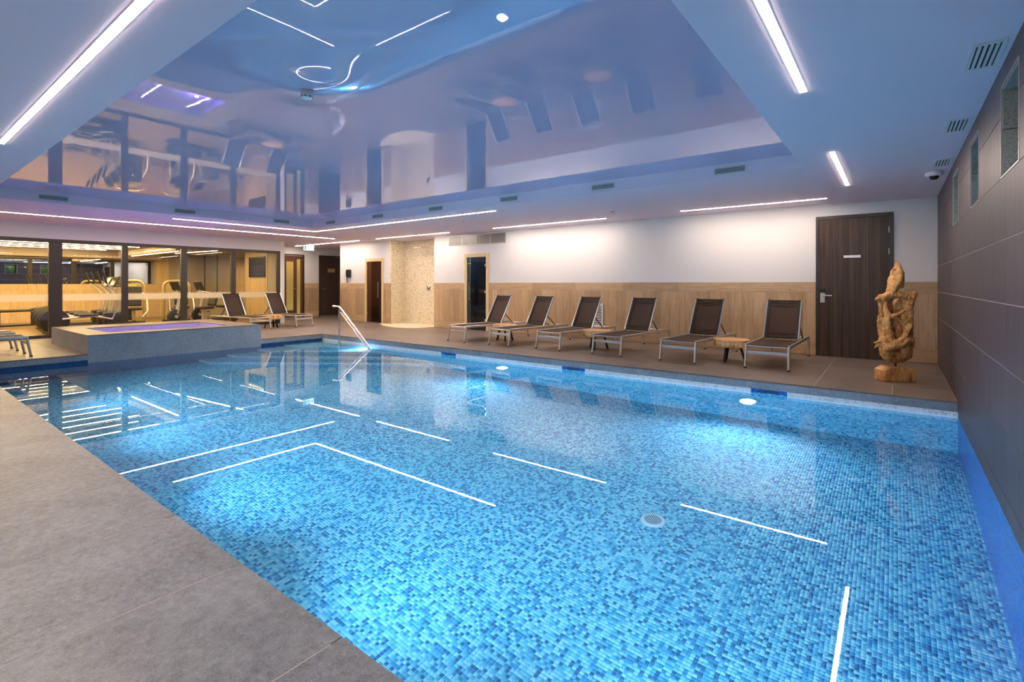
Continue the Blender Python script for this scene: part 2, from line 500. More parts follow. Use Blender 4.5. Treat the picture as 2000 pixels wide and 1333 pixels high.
def lay(xs, ys, thick=0.02, gap=0.004, name='tile', skip=None, mat=None):
    for x0, x1 in zip(xs[:-1], xs[1:]):
        for y0, y1 in zip(ys[:-1], ys[1:]):
            if skip and skip((x0 + x1) / 2, (y0 + y1) / 2): continue
            if x1 - x0 < 0.02 or y1 - y0 < 0.02: continue
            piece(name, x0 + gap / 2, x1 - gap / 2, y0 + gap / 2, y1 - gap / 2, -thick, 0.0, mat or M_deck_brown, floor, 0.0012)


def joints(a, b, start, pitch):
    k = math.ceil((a - start) / pitch + 1e-6); out = [a]
    while start + k * pitch < b - 1e-3:
        if start + k * pitch > a + 0.03: out.append(start + k * pitch)
        k += 1
    return out + [b]


near_x = joints(-15.58, XR, -0.02, 0.767)
lay(near_x, [YROOM, -0.487], mat=M_deck)
lay(near_x, [-0.487, YN], mat=M_deck)
far_x = joints(XL, XR, -0.02, 0.767)
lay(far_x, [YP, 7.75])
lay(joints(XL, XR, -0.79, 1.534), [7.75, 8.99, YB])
left_y = joints(YN, YP, YN, 0.767)
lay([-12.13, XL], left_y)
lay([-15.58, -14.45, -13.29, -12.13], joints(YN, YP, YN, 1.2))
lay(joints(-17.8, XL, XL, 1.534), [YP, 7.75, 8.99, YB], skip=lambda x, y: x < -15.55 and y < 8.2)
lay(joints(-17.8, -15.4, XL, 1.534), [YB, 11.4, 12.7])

# ================================================================== back wall with its openings
ZW = 2.75
wb = MB()
for x0, x1 in ((-15.42, -13.94), (-13.06, -12.65), (-10.70, -9.445), (-8.645, XR + 0.5)): wb.box(x0, x1, YB, YB + 0.2, -0.02, ZW)
wb.box(-13.94, -13.06, YB, YB + 0.2, 2.05, ZW).box(-9.445, -8.645, YB, YB + 0.2, 2.045, ZW)
wall_back = struct('wall_back', wb, M_white, 'white plaster wall above oak look tiles behind the loungers')
# oak look tiles: a lying row on top, upright planks, a lying row below
holes = [(-13.98, -13.02), (-12.65, -10.70), (-9.485, -8.605), (-1.10, -0.008)]


def runs(a, b, holes):
    out, x = [], a
    for h0, h1 in holes:
        if h0 > x: out.append((x, h0))
        x = h1
    if x < b: out.append((x, b))
    return out


PZ0, PZ1 = 0.205, 1.105
for a, b in runs(-15.42, XR, holes):
    for z0, z1 in ((0.004, PZ0), (PZ1, WAIN)):
        xs = joints(a, b, -1.10, 1.2 if z0 < 0.1 else 1.215)
        for x0, x1 in zip(xs[:-1], xs[1:]): piece('plank', x0 + .001, x1 - .001, YB - 0.012, YB - 0.0005, z0 + .0012, z1 - .0012, M_woodH, wall_back)
    xs = joints(a, b, -1.10, 0.2)
    for x0, x1 in zip(xs[:-1], xs[1:]):
        if x1 - x0 > 0.015: piece('plank', x0 + .001, x1 - .001, YB - 0.012, YB - 0.0005, PZ0 + .001, PZ1 - .001, M_woodV, wall_back)
# shower niche
MB().box(-12.71, -12.645, YB - 0.002, 10.80, .001, ZC - .001).box(-12.71, -10.64, 10.80, 10.86, .001, ZC - .001).box(-10.706, -10.64, YB + .201, 10.80, .001, ZC - .001).build('shower_niche', M_pebble, wall_back)
sf = MB()
pts = [(-12.65, 10.80), (-12.65, 10.21), (-12.75, 9.72)] + [(-11.55 + 1.2 * math.cos(t), 9.78 - 0.42 * math.sin(t)) for t in [math.pi * k / 14 for k in range(14, -1, -1)]] + [(-10.62, 10.2), (-10.70, 10.80)]
pts = [(-12.65, 10.80), (-12.65, 10.2), (-12.98, 10.02), (-12.3, 9.62), (-11.6, 9.42), (-11.0, 9.45), (-10.72, 9.72), (-10.66, 10.2), (-10.70, 10.80)]
sf.prism([(x, z) for x, z in pts], 0, 0.006, Matrix(((1, 0, 0, 0), (0, 0, 1, 0), (0, 1, 0, 0), (0, 0, 0, 1))))
sf.build('shower_floor', M_pebble, wall_back)

# ================================================================== right wall: brown tiles, window openings
WIN = [(0.53, 1.11), (2.17, 2.75), (3.81, 4.39), (5.435, 5.985), (7.045, 7.655)]
WZ0, WZ1 = 1.917, 2.49
wr = MB()
wr.box(XR + 0.003, XR + 0.42, YROOM, YB + 0.3, -1.7, WZ0).box(XR + 0.003, XR + 0.42, YROOM, YB + 0.3, WZ1, 2.95)
ys = [YROOM] + [y for w in WIN for y in w] + [YB + 0.3]
for y0, y1 in zip(ys[0::2], ys[1::2]): wr.box(XR + 0.003, XR + 0.42, y0, y1, WZ0, WZ1)
wall_right = struct('wall_right', wr, M_wgrout, 'dark brown tiled wall beside the pool with small high windows')
rows = [-0.20, -0.045, 0.345, 0.735, 1.13, 1.527, 1.917, 2.307, 2.66]
for i, (z0, z1) in enumerate(zip(rows[:-1], rows[1:])):
    yj = joints(YROOM, YB, YB, 1.2)
    for y0, y1 in zip(yj[:-1], yj[1:]):
        spans = [(y0, y1, z0, z1)]
        if z1 > WZ0 + .01:
            spans = []; y = y0
            for a, b in WIN:
                if b <= y0 or a >= y1: continue
                if a > y: spans.append((y, a, z0, z1))
                if z1 > WZ1 + .01: spans.append((max(a, y0), min(b, y1), WZ1, z1))
                y = b
            if y < y1: spans.append((y, y1, z0, z1))
        for a, b, c, d in spans:
            if b - a > 0.02: piece('tile', XR, XR + 0.0115, a + .0003, b - .0003, c + .0026, d - .0026, M_wall_tile, wall_right, 0.0008)
for k, (a, b) in enumerate(WIN):
    w = link('window_%d' % (k + 1), None); tag(w, 'small high window in a stone lined opening, number %d along the brown wall' % (k + 1), None, None, 'structure')
    w['label'] = ['high window beside the camera nearest the wall behind it', 'high window one step ahead of the camera', 'largest looking of the three visible high windows, nearest the camera',
                  'middle of the three visible high windows in the brown wall', 'farthest high window in the brown wall, near the dome camera'][k]
    X0, X1 = XR + .005, XR + 0.42
    r = 0.02
    for z0, z1 in ((WZ0, 2.22), (2.224, WZ1)):
        piece('reveal_panel', X0, X1, a, a + r, z0, z1, M_reveal, w); piece('reveal_panel', X0, X1, b - r, b, z0, z1, M_reveal, w)
    piece('reveal_panel', X0, X1, a + r, b - r, WZ0, WZ0 + r, M_reveal, w); piece('reveal_panel', X0, X1, a + r, b - r, WZ1 - r, WZ1, M_reveal, w)
    t = MB(); e = 0.008
    for q in ((a, a + e, WZ0, WZ1), (b - e, b, WZ0, WZ1), (a + e, b - e, WZ0, WZ0 + e), (a + e, b - e, WZ1 - e, WZ1)): t.box(XR - .003, XR + .004, *q)
    t.build('edge_trim', M_alu, w)
    f = MB(); e = 0.045
    for q in ((a + r, a + r + e, WZ0 + r, WZ1 - r), (b - r - e, b - r, WZ0 + r, WZ1 - r), (a + r + e, b - r - e, WZ0 + r, WZ0 + r + e), (a + r + e, b - r - e, WZ1 - r - e, WZ1 - r)): f.box(X1 - .07, X1 - .01, *q)
    f.build('window_frame', M_bronze, w)
    MB().box(X1 - .045, X1 - .035, a + r + e, b - r - e, WZ0 + r + e, WZ1 - r - e).build('pane', M_glass, w)

# wall behind the camera, left wall behind the near deck
struct('wall_near', MB().box(XG - .2, XR + .5, YROOM - .2, YROOM, -.3, 2.95), M_white)

# ================================================================== ceilings
cb = MB()
cb.box(-18.0, XR, TY1, 12.9, ZC, 2.95)          # back soffit
cb.box(XG, TX0, YROOM, TY1, ZC, 2.95)           # left soffit
cb.box(TX0, TX1, YROOM, TY0, ZC, 2.95)          # near soffit
cb.box(TX0, TX1, TY0, TY1, ZT + .002, 2.95)
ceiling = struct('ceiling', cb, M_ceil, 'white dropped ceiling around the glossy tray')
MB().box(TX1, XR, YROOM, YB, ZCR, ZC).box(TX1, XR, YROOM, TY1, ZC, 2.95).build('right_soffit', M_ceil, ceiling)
fo = MB()    # the foil bulges where the detector is fixed
fx = [TX0, -9, -7] + [-4.9 + .04 * k for k in range(59)] + [-1.8, TX1]
fy = [TY0 + .04 * k for k in range(51)] + [4.5, TY1]
for y in fy:
    for x in fx: fo.v.append((x, y, ZT - .022 * math.exp(-((x + 3.74) ** 2 + (y - 2.18) ** 2) * 7.0) * min(1, (y - TY0) * 4)))
nx_ = len(fx)
fo.f += [(j * nx_ + i, (j + 1) * nx_ + i, (j + 1) * nx_ + i + 1, j * nx_ + i + 1) for j in range(len(fy) - 1) for i in range(nx_ - 1)]
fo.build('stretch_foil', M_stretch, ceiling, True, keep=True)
MB().box(TX0, TX1, TY1 - .004, TY1, ZT - .006, ZT).box(TX0, TX0 + .004, TY0, TY1, ZT - .006, ZT).build('shadow_gap', M_vent, ceiling)

# ================================================================== the pool
pool = thing('swimming_pool', (0, 0, 0), 'large indoor swimming pool lined with blue glass mosaic', 'swimming pool')
pf = MB().box(XL - .2, XR, YN - .2, YP + .2, FZ - .25, FZ - .002).build('pool_floor', M_pool_grout, pool)
MB().box(XL, XR, YP, YP + .25, FZ, -0.155).build('far_wall', M_mosaic, pool)
MB().box(XL, XR, YN - .25, YN, FZ, -0.11).build('near_wall', M_mosaic, pool)
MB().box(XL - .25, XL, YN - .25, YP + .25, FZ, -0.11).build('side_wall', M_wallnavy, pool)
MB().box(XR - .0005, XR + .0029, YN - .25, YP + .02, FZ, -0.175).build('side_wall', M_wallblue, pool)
# mosaic tiles of the floor: real tiles near the camera, sheet material further off
P, G = 0.025, 0.0016
bm_x0 = -7.0
ix0, ix1 = math.ceil((bm_x0 + .0041) / P), math.ceil((XR + .0041) / P)
iy0, iy1 = math.floor((YN + .0043) / P), math.ceil((YP + .0043) / P)
MB().box(XL, ix0 * P - .0041, YN, YP, FZ - .002, FZ).build('far_floor_sheet', M_mosaic, pf)
gx, gy = np.meshgrid(np.arange(ix0, ix1), np.arange(iy0, iy1), indexing='ij')
cx = gx.ravel() * P - .0041 + P / 2; cy = gy.ravel() * P - .0043 + P / 2
# the tiles that show largest: close to the camera, inside the frame
fwv = (-math.sin(YAW), math.cos(YAW)); rtv = (math.cos(YAW), math.sin(YAW))
dist = np.hypot(cx, cy); dep = cx * fwv[0] + cy * fwv[1]; lat = (cx * rtv[0] + cy * rtv[1]) / np.maximum(dep, .01)
DRAIN = (-1.635, 4.11)
keep = np.hypot(cx - DRAIN[0], cy - DRAIN[1]) > 0.105
cx, cy, dist, dep, lat = (a[keep] for a in (cx, cy, dist, dep, lat))
score = np.where((dep > 2.55) & (lat > -.05) & (lat < .80), dist, 1e6)
order = np.argsort(score); near300 = order[:300]; rest = order[300:]
h, q = P / 2 - G / 2, P / 2 - G / 2 - .0012
tile_me = bpy.data.meshes.new('mosaic_tile')
loc8 = np.array([(-h, -h, 0), (h, -h, 0), (h, h, 0), (-h, h, 0), (-q, -q, .002), (q, -q, .002), (q, q, .002), (-q, q, .002)])
f5 = np.array([(4, 5, 6, 7), (0, 1, 5, 4), (1, 2, 6, 5), (2, 3, 7, 6), (3, 0, 4, 7)])
tile_me.from_pydata(loc8.tolist(), [], f5.tolist()); tile_me.materials.append(M_mosaic_tile)
for i in near300: link('mosaic_tile', tile_me, pf, (cx[i], cy[i], FZ - .002))
n = len(rest)
V = (loc8[None] + np.stack([cx[rest], cy[rest], np.full(n, FZ - .002)], 1)[:, None]).reshape(-1, 3)
Fa = (f5[None] + 8 * np.arange(n)[:, None, None]).reshape(-1)
me = bpy.data.meshes.new('mosaic_tiles'); me.vertices.add(len(V)); me.vertices.foreach_set('co', V.ravel())
me.loops.add(len(Fa)); me.loops.foreach_set('vertex_index', Fa.astype(np.int32))
me.polygons.add(n * 5); me.polygons.foreach_set('loop_start', np.arange(0, n * 20, 4, dtype=np.int32)); me.update(calc_edges=True)
me.materials.append(M_mosaic_tile)
tag(link('mosaic_tiles', me, pf), kind='stuff')
# drain
dr = MB().lathe([(0.10, 0), (0.10, .008), (0.08, .014), (0.001, .016)], 28).build('floor_drain', simple('drain_plastic', (0.45, 0.66, 0.72), 0.4), pool, True, loc=(*DRAIN, FZ - .002))
g = MB()
for k in range(-4, 5):
    L = math.sqrt(max(0.0, .07 ** 2 - (k * .016) ** 2))
    if L > .02: g.box(k * .016 - .003, k * .016 + .003, -L, L, .012, .0185)
g.build('drain_slot', simple('drain_slot_dark', (0.03, 0.12, 0.2), 0.6), dr)
# coping: stone edge tiles with a tall face
for x0, x1 in zip(far_x[:-1], far_x[1:]): piece('coping_stone', x0 + .001, x1 - .001, YP - .004, YP + .06, -.108, -.0205, M_tub, pool, .001)
for x0, x1 in zip(joints(XL, XR, -0.02, 0.767)[:-1], joints(XL, XR, -0.02, 0.767)[1:]): piece('coping_stone', x0 + .001, x1 - .001, YN - .06, YN + .004, -.108, -.0205, M_tub, pool, .001)
for y0, y1 in zip(left_y[:-1], left_y[1:]):
    if y1 < 2.5 or y0 > 5.5 or True: piece('coping_stone', XL - .06, XL + .004, y0 + .001, y1 - .001, -.108, -.0205, M_tub, pool, .001)
# white waterline band, broken by three skimmer mouths
M_skim = simple('skimmer_flap', (0.012, 0.07, 0.20), 0.4)
gaps = [(-7.21, -6.81), (-4.38, -3.95), (-1.49, -1.07)]
for a, b in runs(XL, XR, gaps): MB().box(a, b, YP - .002, YP + .06, -.24, -.109).build('white_tile_band', M_mosaic_white, pool)
for a, b in gaps:
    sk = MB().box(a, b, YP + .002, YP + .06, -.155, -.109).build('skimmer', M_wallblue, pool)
    MB().box(a + .1, b - .1, YP - .001, YP + .004, -.15, -.118).build('skimmer_mouth', M_skim, sk)
# corner steps, set diagonally
SW = Matrix(((1, 0, 0, 0), (0, 0, 1, 0), (0, 1, 0, 0), (0, 0, 0, 1)))
for off, zt in ((1.05, -.36), (1.55, -.68), (2.06, -1.0), (2.5, -1.30)):
    xf, cut = XL + off / .608, .42
    yl = YP - off / .794 + cut * .608 / .794
    poly = [(XL, YP), (xf, YP), (XL + cut, yl), (XL, yl + .02)]
    s_o = MB().prism(poly, FZ, zt, SW).build('step', M_mosaic, pool)
    MB().bar((xf - .05, YP - .04, zt + .004), (XL + cut, yl, zt + .004), .045, .012).bar((XL + cut, yl, zt + .004), (XL, yl + .02, zt + .004), .045, .012).build('step_nosing', M_mosaic_white, s_o)
# water
water = MB().add([(XL, YN, WZ), (XR, YN, WZ), (XR, YP, WZ), (XL, YP, WZ)], [(0, 1, 2, 3)]).build('water_surface', M_water, pool, keep=True)
# underwater lamps: far wall, and unseen near wall row with extras to spread light
for (x, y, s) in [(-1.51, YP, -1), (-5.58, YP, -1), (-9.65, YP, -1), *[(-0.6 - 2.05 * k, YN, 1) for k in range(5)]]:
    Mx = Matrix.Translation((x, y, -.64)) @ Matrix.Rotation(R(90) * (1 if s < 0 else -1), 4, 'X')
    ring = MB().lathe([(.125, 0), (.13, .02), (.115, .035), (.085, .035), (.085, .02)], 24, Mx).build('underwater_lamp', M_chrome, pool, True)
    MB().lathe([(.084, .018), (.07, .03), (.03, .036)], 20, Mx).build('lamp_lens', M_pool_lens, ring, True)
    ld = bpy.data.lights.new('pool_lamp_light', 'SPOT'); ld.energy = POOL_WATT * (1.0 if s < 0 else 2.05); ld.color = POOL_COLOR
    ld.spot_size = R(150 if s < 0 else 118); ld.spot_blend = 0.8 if s < 0 else 1.0; ld.shadow_soft_size = 0.09
    lo = bpy.data.objects.new('pool_lamp_light', ld); COL.objects.link(lo); lo.parent = ring
    lo.location = (x, y + s * .10, -.64); lo.rotation_euler = (R(-78) if s < 0 else R(86), 0, 0)

# ================================================================== whirlpool
tx0, tx1, ty0, ty1, tz = -14.25, XL + .006, 2.48, 5.56, 0.335
ix0_, ix1_, iy0_, iy1_ = -13.42, -11.84, 2.86, 5.02
tub = thing('whirlpool', ((tx0 + tx1) / 2, (ty0 + ty1) / 2, 0), 'raised grey stone whirlpool with violet lit water beside the gym', 'whirlpool')
def tubpart(name, mb, mat, **k):
    o = mb.build(name, mat, tub, **k); o.location = (-tub.location.x, -tub.location.y, 0); return o
def slabs(name, rects, mat):
    for (a, b, c, d, e, f) in rects:
        o = piece(name, a, b, c, d, e, f, mat, tub, .0015); o.location = Vector(o.location) - Vector(tub.location)
tubpart('tub_core', MB().box(tx0 + .02, tx1 - .02, ty0 + .02, iy0_ - .02, -.02, tz - .02).box(tx0 + .02, tx1 - .02, iy1_ + .02, ty1 - .02, -.02, tz - .02).box(tx0 + .02, ix0_ - .02, iy0_ - .02, iy1_ + .02, -.02, tz - .02).box(ix1_ + .02, tx1 - .02, iy0_ - .02, iy1_ + .02, -.02, tz - .02), M_grout)
yy = [ty0, ty0 + 1.03, ty0 + 2.06, ty1]
slabs('front_slab', [(tx1 - .02, tx1, a + .001, b - .001, WZ - .03, tz - .021) for a, b in zip(yy[:-1], yy[1:])], M_tub)
slabs('side_slab', [(a + .001, b - .001, ty0, ty0 + .02, .001, tz - .021) for a, b in ((tx0, -12.85), (-12.85, tx1 - .02))], M_tub)
slabs('side_slab', [(a + .001, b - .001, ty1 - .02, ty1, .001, tz - .021) for a, b in ((tx0, -12.85), (-12.85, tx1 - .02))], M_tub)
slabs('rear_slab', [(tx0, tx0 + .02, a + .021, b - .021, .001, tz - .021) for a, b in zip(yy[:-1], yy[1:])], M_tub)
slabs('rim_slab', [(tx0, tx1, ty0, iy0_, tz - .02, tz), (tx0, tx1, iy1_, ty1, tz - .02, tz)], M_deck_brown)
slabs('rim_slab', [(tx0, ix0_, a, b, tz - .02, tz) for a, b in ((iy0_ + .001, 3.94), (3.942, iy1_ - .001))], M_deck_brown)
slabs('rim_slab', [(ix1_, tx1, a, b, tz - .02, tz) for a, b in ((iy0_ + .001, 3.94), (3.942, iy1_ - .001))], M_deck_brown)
M_tubin = simple('whirlpool_shell', (0.50, 0.46, 0.62), 0.4)
tubpart('tub_shell', MB().box(ix0_, ix0_ + .02, iy0_, iy1_, .002, tz - .021).box(ix1_ - .02, ix1_, iy0_, iy1_, .002, tz - .021).box(ix0_ + .02, ix1_ - .02, iy0_, iy0_ + .02, .002, tz - .021).box(ix0_ + .02, ix1_ - .02, iy1_ - .02, iy1_, .002, tz - .021).box(ix0_ + .02, ix1_ - .02, iy0_ + .02, iy1_ - .02, .002, .02), M_tubin)
tubpart('tub_water', MB().add([(ix0_ + .02, iy0_ + .02, .262), (ix1_ - .02, iy0_ + .02, .262), (ix1_ - .02, iy1_ - .02, .262), (ix0_ + .02, iy1_ - .02, .262)], [(0, 1, 2, 3)]), M_tubwater, keep=True)
for y in (3.3, 4.55):
    ld = bpy.data.lights.new('whirlpool_light', 'POINT'); ld.energy = 14; ld.color = (0.36, 0.20, 1.0); ld.shadow_soft_size = .04
    lo = bpy.data.objects.new('whirlpool_light', ld); COL.objects.link(lo); lo.parent = tub; lo.location = (-12.3 - tub.location.x, y - tub.location.y, .16)

# ================================================================== handrail
hr = thing('handrail', (-10.47, 6.93, -.36), 'polished steel handrail over the corner steps of the pool', 'handrail')
o = Vector((-10.60, 6.93, -.36))
pt = lambda x, y, z: tuple(Vector((x, y, z)) - o)
MB().tube([pt(-10.60, 6.93, -.36), pt(-10.60, 6.93, .70)], .024, 12).build('post', M_chrome, hr, True)
MB().tube([pt(-10.86, 6.93, .72), pt(-10.66, 6.93, .72), pt(-10.60, 6.93, .71), pt(-10.52, 6.925, .665), pt(-9.22, 6.76, -.13), pt(-8.95, 6.72, -.31)], .022, 12).build('top_rail', M_chrome, hr, True)
MB().tube([pt(-10.60, 6.93, .58), pt(-10.5, 6.92, .56), pt(-9.34, 6.77, -.13), pt(-9.16, 6.75, -.25)], .014, 10).build('lower_rail', M_chrome, hr, True)
MB().tube([pt(-8.95, 6.72, -.31), pt(-8.95, 6.72, FZ)], .022, 12).build('post', M_chrome, hr, True)

# ================================================================== ceiling fittings
def led(p0, p1, label, z=ZC):
    p0, p1 = Vector(p0), Vector(p1); d = (p1 - p0); L = d.length; a = math.atan2(d.y, d.x)
    t = thing('led_strip_light', ((p0.x + p1.x) / 2, (p0.y + p1.y) / 2, z), label, 'strip light', 'recessed ceiling light strips', a)
    MB().box(-L / 2, L / 2, -.022, .022, -.005, -.0005).build('diffuser', M_led, t)
    MB().box(-L / 2 - .004, L / 2 + .004, -.027, -.0225, -.003, -.0005).box(-L / 2 - .004, L / 2 + .004, .0225, .027, -.003, -.0005).build('profile_edge', M_vent, t)

led((-7.03, .85), (-1.6, .85), 'light strip in the ceiling above the near grey deck, at upper left')
led((XR - 1.05, 1.3), (XR - 1.05, 4.08), 'light strip at the upper right, nearest the brown wall and the camera', ZCR)
led((XR - 1.05, 6.13), (XR - 1.05, 8.31), 'short light strip pointing toward the dark wooden door beside the dome camera', ZCR)
led((-3.24, 9.55), (-.87, 9.55), 'light strip over the back wall just left of the dark wooden door')
led((-7.95, 9.62), (-4.87, 9.62), 'light strip over the back wall above the middle loungers')
led((-12.65, 9.66), (-9.55, 9.66), 'light strip over the cream shower niche')
led((-17.4, 9.70), (-13.6, 9.70), 'light strip behind the exit sign in the far left corner')
led((-13.66, -1.2), (-13.66, 8.85), 'long light strip in the ceiling running beside the gym windows')
led((-12.19, 4.06), (-12.19, 7.32), 'light strip along the left edge of the ceiling tray, meeting another in a corner')
led((-12.165, 7.345), (-6.03, 7.345), 'light strip along the far edge of the ceiling tray, meeting another in a corner')


def vent_wall(label, loc, rz):
    t = thing('air_vent', loc, label, 'vent', 'slotted air vents in the ceiling tray edge', rz)
    w, h = .20, .048
    MB().box(-w, w, -.008, -.002, -h, -h + .012).box(-w, w, -.008, -.002, h - .012, h).box(-w, -w + .014, -.008, -.002, -h + .012, h - .012).box(w - .014, w, -.008, -.002, -h + .012, h - .012).build('vent_frame', M_vent, t)
    MB().box(-w + .014, w - .014, -.003, -.0005, -h + .012, h - .012).build('dark_backing', M_slot, t)
    for k in range(4):
        z = -h + .021 + k * .018
        MB().box(-w + .014, w - .014, -.0085, -.003, z - .0036, z + .0036).build('slat', M_vent, t)
ordn = ['first', 'second', 'third', 'fourth', 'fifth', 'sixth']
ZV = (ZC + ZT) / 2
for k, x in enumerate((-1.70, -3.52, -5.33, -7.15, -8.95, -10.75)):
    vent_wall('slotted vent on the far edge of the ceiling tray, %s from the right' % ordn[k], (x, TY1, ZV), 0)
for k, y in enumerate((2.03, 4.04, 6.06)):
    vent_wall('slotted vent on the tray edge above the gym windows, %s from the left' % ordn[k], (TX0, y, ZV), R(90))
for k, y in enumerate((4.10, 5.75, 7.40)):
    t = thing('ceiling_vent', (.43, y, ZCR), 'slatted vent in the ceiling beside the brown wall, %s from the camera' % ordn[k], 'vent', 'ceiling vents beside the brown wall')
    a, b = .075, .215
    MB().box(-a, a, -b, -b + .022, -.008, -.0005).box(-a, a, b - .022, b, -.008, -.0005).box(-a, -a + .02, -b + .022, b - .022, -.008, -.0005).box(a - .02, a, -b + .022, b - .022, -.008, -.0005).build('vent_frame', M_vent, t)
    MB().box(-a + .02, a - .02, -b + .022, b - .022, -.003, -.0005).build('dark_backing', M_slot, t)
    for j in range(4):
        x = -.039 + j * .026
        MB().bar((x, -b + .022, -.007), (x, b - .022, -.007), .015, .005).build('slat', M_vent, t)
# dome camera
t = thing('security_camera', (.385, 8.02, ZCR), 'white dome camera with a dark lens under the right ceiling', 'camera')
MB().lathe([(.085, -.0005), (.088, -.012), (.088, -.035), (.072, -.045)], 28).build('housing', M_plastic, t, True)
MB().lathe([(.05, -.044), (.048, -.06), (.036, -.078), (.015, -.088)], 24).build('lens_dome', M_screen, t, True)
# smoke detectors
def detector(loc, label, s=1.0):
    t = thing('smoke_detector', loc, label, 'smoke detector')
    MB().lathe([(.05 * s, -.0005), (.052 * s, -.01), (.046 * s, -.036 * s), (.040 * s, -.04 * s)], 24).build('base', M_plastic, t, True)
    c = MB().lathe([(.030 * s, -.058 * s), (.042 * s, -.052 * s), (.042 * s, -.0405 * s)], 24).build('cap', M_plastic, t, True)
    for k in range(8):
        a = k * math.pi / 4
        MB().box(-.006 * s, .006 * s, -.0435 * s, -.041 * s, -.052 * s, -.044 * s, Matrix.Rotation(a, 4, 'Z')).build('slot', M_slot, c)
detector((-3.74, 2.18, ZT - .022), 'white smoke detector hanging from the glossy ceiling foil', 1.05)
detector((-4.20, 8.56, ZC), 'small white detector on the ceiling above the loungers')
t = thing('recessed_speaker', (-6.05, 8.51, ZC), 'flat round fitting in the ceiling above the glass steam door', 'ceiling fitting')
MB().lathe([(.06, -.0005), (.058, -.006), (.04, -.007)], 24).build('bezel', M_vent, t, True); MB().lathe([(.039, -.003), (.03, -.0065)], 20).build('grille', M_slot, t, True)
t = thing('recessed_downlight', (-.63, 10.02, ZCR), 'small round fitting in the ceiling above the dark wooden door', 'ceiling fitting')
MB().lathe([(.05, -.0005), (.048, -.006), (.034, -.007)], 24).build('bezel', M_vent, t, True); MB().lathe([(.033, -.003), (.025, -.0065)], 20).build('lens', M_slot, t, True)
# exit sign
t = thing('exit_sign', (-16.2, 9.5, ZC), 'lit exit sign hanging from the ceiling in the far left corner', 'exit sign')
MB().tube([(0, -.12, -.0005), (0, -.12, -.045)], .006, 8).tube([(0, .12, -.0005), (0, .12, -.045)], .006, 8).build('hanger', M_vent, t)
MB().box(-.02, .012, -.20, .20, -.225, -.045).build('casing', M_plastic, t, bevel=.003)
MB().box(.0125, .016, -.185, .185, -.215, -.055).build('lit_face', M_exit, t)
fig = MB()   # running figure, doorway and arrow
for (y0, z0, y1, z1, w) in ((-.02, -.10, -.03, -.14, .022), (-.03, -.14, .005, -.165, .012), (.005, -.165, -.01, -.195, .011), (-.03, -.14, -.06, -.165, .012), (-.06, -.165, -.085, -.165, .010), (-.02, -.105, .015, -.125, .009), (-.022, -.105, -.055, -.12, .009)):
    fig.bar((.017, y0, z0), (.017, y1, z1), .002, w, (1, 0, 0)) if False else fig.bar((.0168, y0, z0), (.0168, y1, z1), w, .0015, (1, 0, 0))
fig.lathe([(.012, 0), (.011, .0015)], 12, Matrix.Translation((.0162, -.012, -.083)) @ Matrix.Rotation(R(90), 4, 'Y'))
fig.build('running_figure', M_exit_dk, t)
MB().box(.0162, .0176, -.16, -.10, -.20, -.07).build('doorway_mark', M_exit_dk, t)
ar = MB().bar((.0168, .06, -.135), (.0168, .12, -.135), .014, .0015, (1, 0, 0))
ar.add([(.0162, .115, -.10), (.0162, .165, -.135), (.0162, .115, -.17), (.0176, .115, -.10), (.0176, .165, -.135), (.0176, .115, -.17)], [(0, 1, 2), (5, 4, 3), (0, 3, 4, 1), (1, 4, 5, 2), (2, 5, 3, 0)])
ar.build('arrow', M_exit_dk, t)

# ================================================================== doors on the back wall
d1 = link('door_1', None, None, (-.554, YB, 0)); tag(d1, 'dark striped wooden door at the right of the back wall', None, None, 'structure')
MB().box(-.541, -.495, -.03, -.0005, .004, 2.43).box(.495, .541, -.03, -.0005, .004, 2.43).box(-.495, .495, -.03, -.0005, 2.372, 2.43).build('door_frame', M_frame_dk, d1, bevel=.002)
MB().box(-.490, .490, -.022, -.0005, .008, 2.366).build('door_leaf', M_door, d1)
MB().box(-.475, -.405, -.034, -.0225, .93, 1.10).build('lock_plate', M_alu, d1, bevel=.002)
MB().box(-.478, -.402, -.045, -.0225, 1.102, 1.185).build('card_reader', M_black, d1, bevel=.006)
MB().tube([(-.44, -.034, 1.055), (-.44, -.075, 1.055), (-.425, -.085, 1.055), (-.30, -.085, 1.053)], .010, 10).build('handle', M_alu, d1, True)
for z in (2.14, 1.79): MB().tube([(.488, -.034, z - .05), (.488, -.034, z + .05)], .011, 8).build('hinge', M_alu, d1, True)
MB().box(-.135, .105, -.026, -.0222, 1.70, 1.742).build('sign_plate', M_plastic, d1, bevel=.001)


def glass_door(name, x0, x1, top, frame, pane, hinge_left, label):
    d = link(name, None, None, ((x0 + x1) / 2, YB, 0)); tag(d, label, None, None, 'structure')
    w = (x1 - x0) / 2; e = .055
    MB().box(-w - .04, -w + e, -.025, .10, .002, top + .045).box(w - e, w + .04, -.025, .10, .002, top + .045).box(-w + e, w - e, -.025, .10, top - e, top + .045).build('door_frame', frame, d, bevel=.002)
    MB().box(-w + e + .004, w - e - .004, -.012, -.002, .03, top - e - .004).build('pane', pane, d)
    hx = -w + e + .02 if hinge_left else w - e - .02; s = -1 if hinge_left else 1
    for z in (.28, top * .5 + .02, top - .28): MB().box(hx - .035, hx + .035, -.022, .004, z - .035, z + .035).build('hinge', M_chrome, d, bevel=.003)
    gx = w - e - .12 if hinge_left else -w + e + .12
    MB().tube([(gx, -.06, .82), (gx, -.06, 1.32)], .013, 10).tube([(gx, -.06, .92), (gx, -.012, .92)], .009, 8).tube([(gx, -.06, 1.22), (gx, -.012, 1.22)], .009, 8).build('handle', M_chrome, d, True)
    return d
glass_door('door_2', -13.94, -13.06, 2.05, M_pine, M_glass_brown, True, 'brown glass sauna door in a pale wooden frame left of the shower')
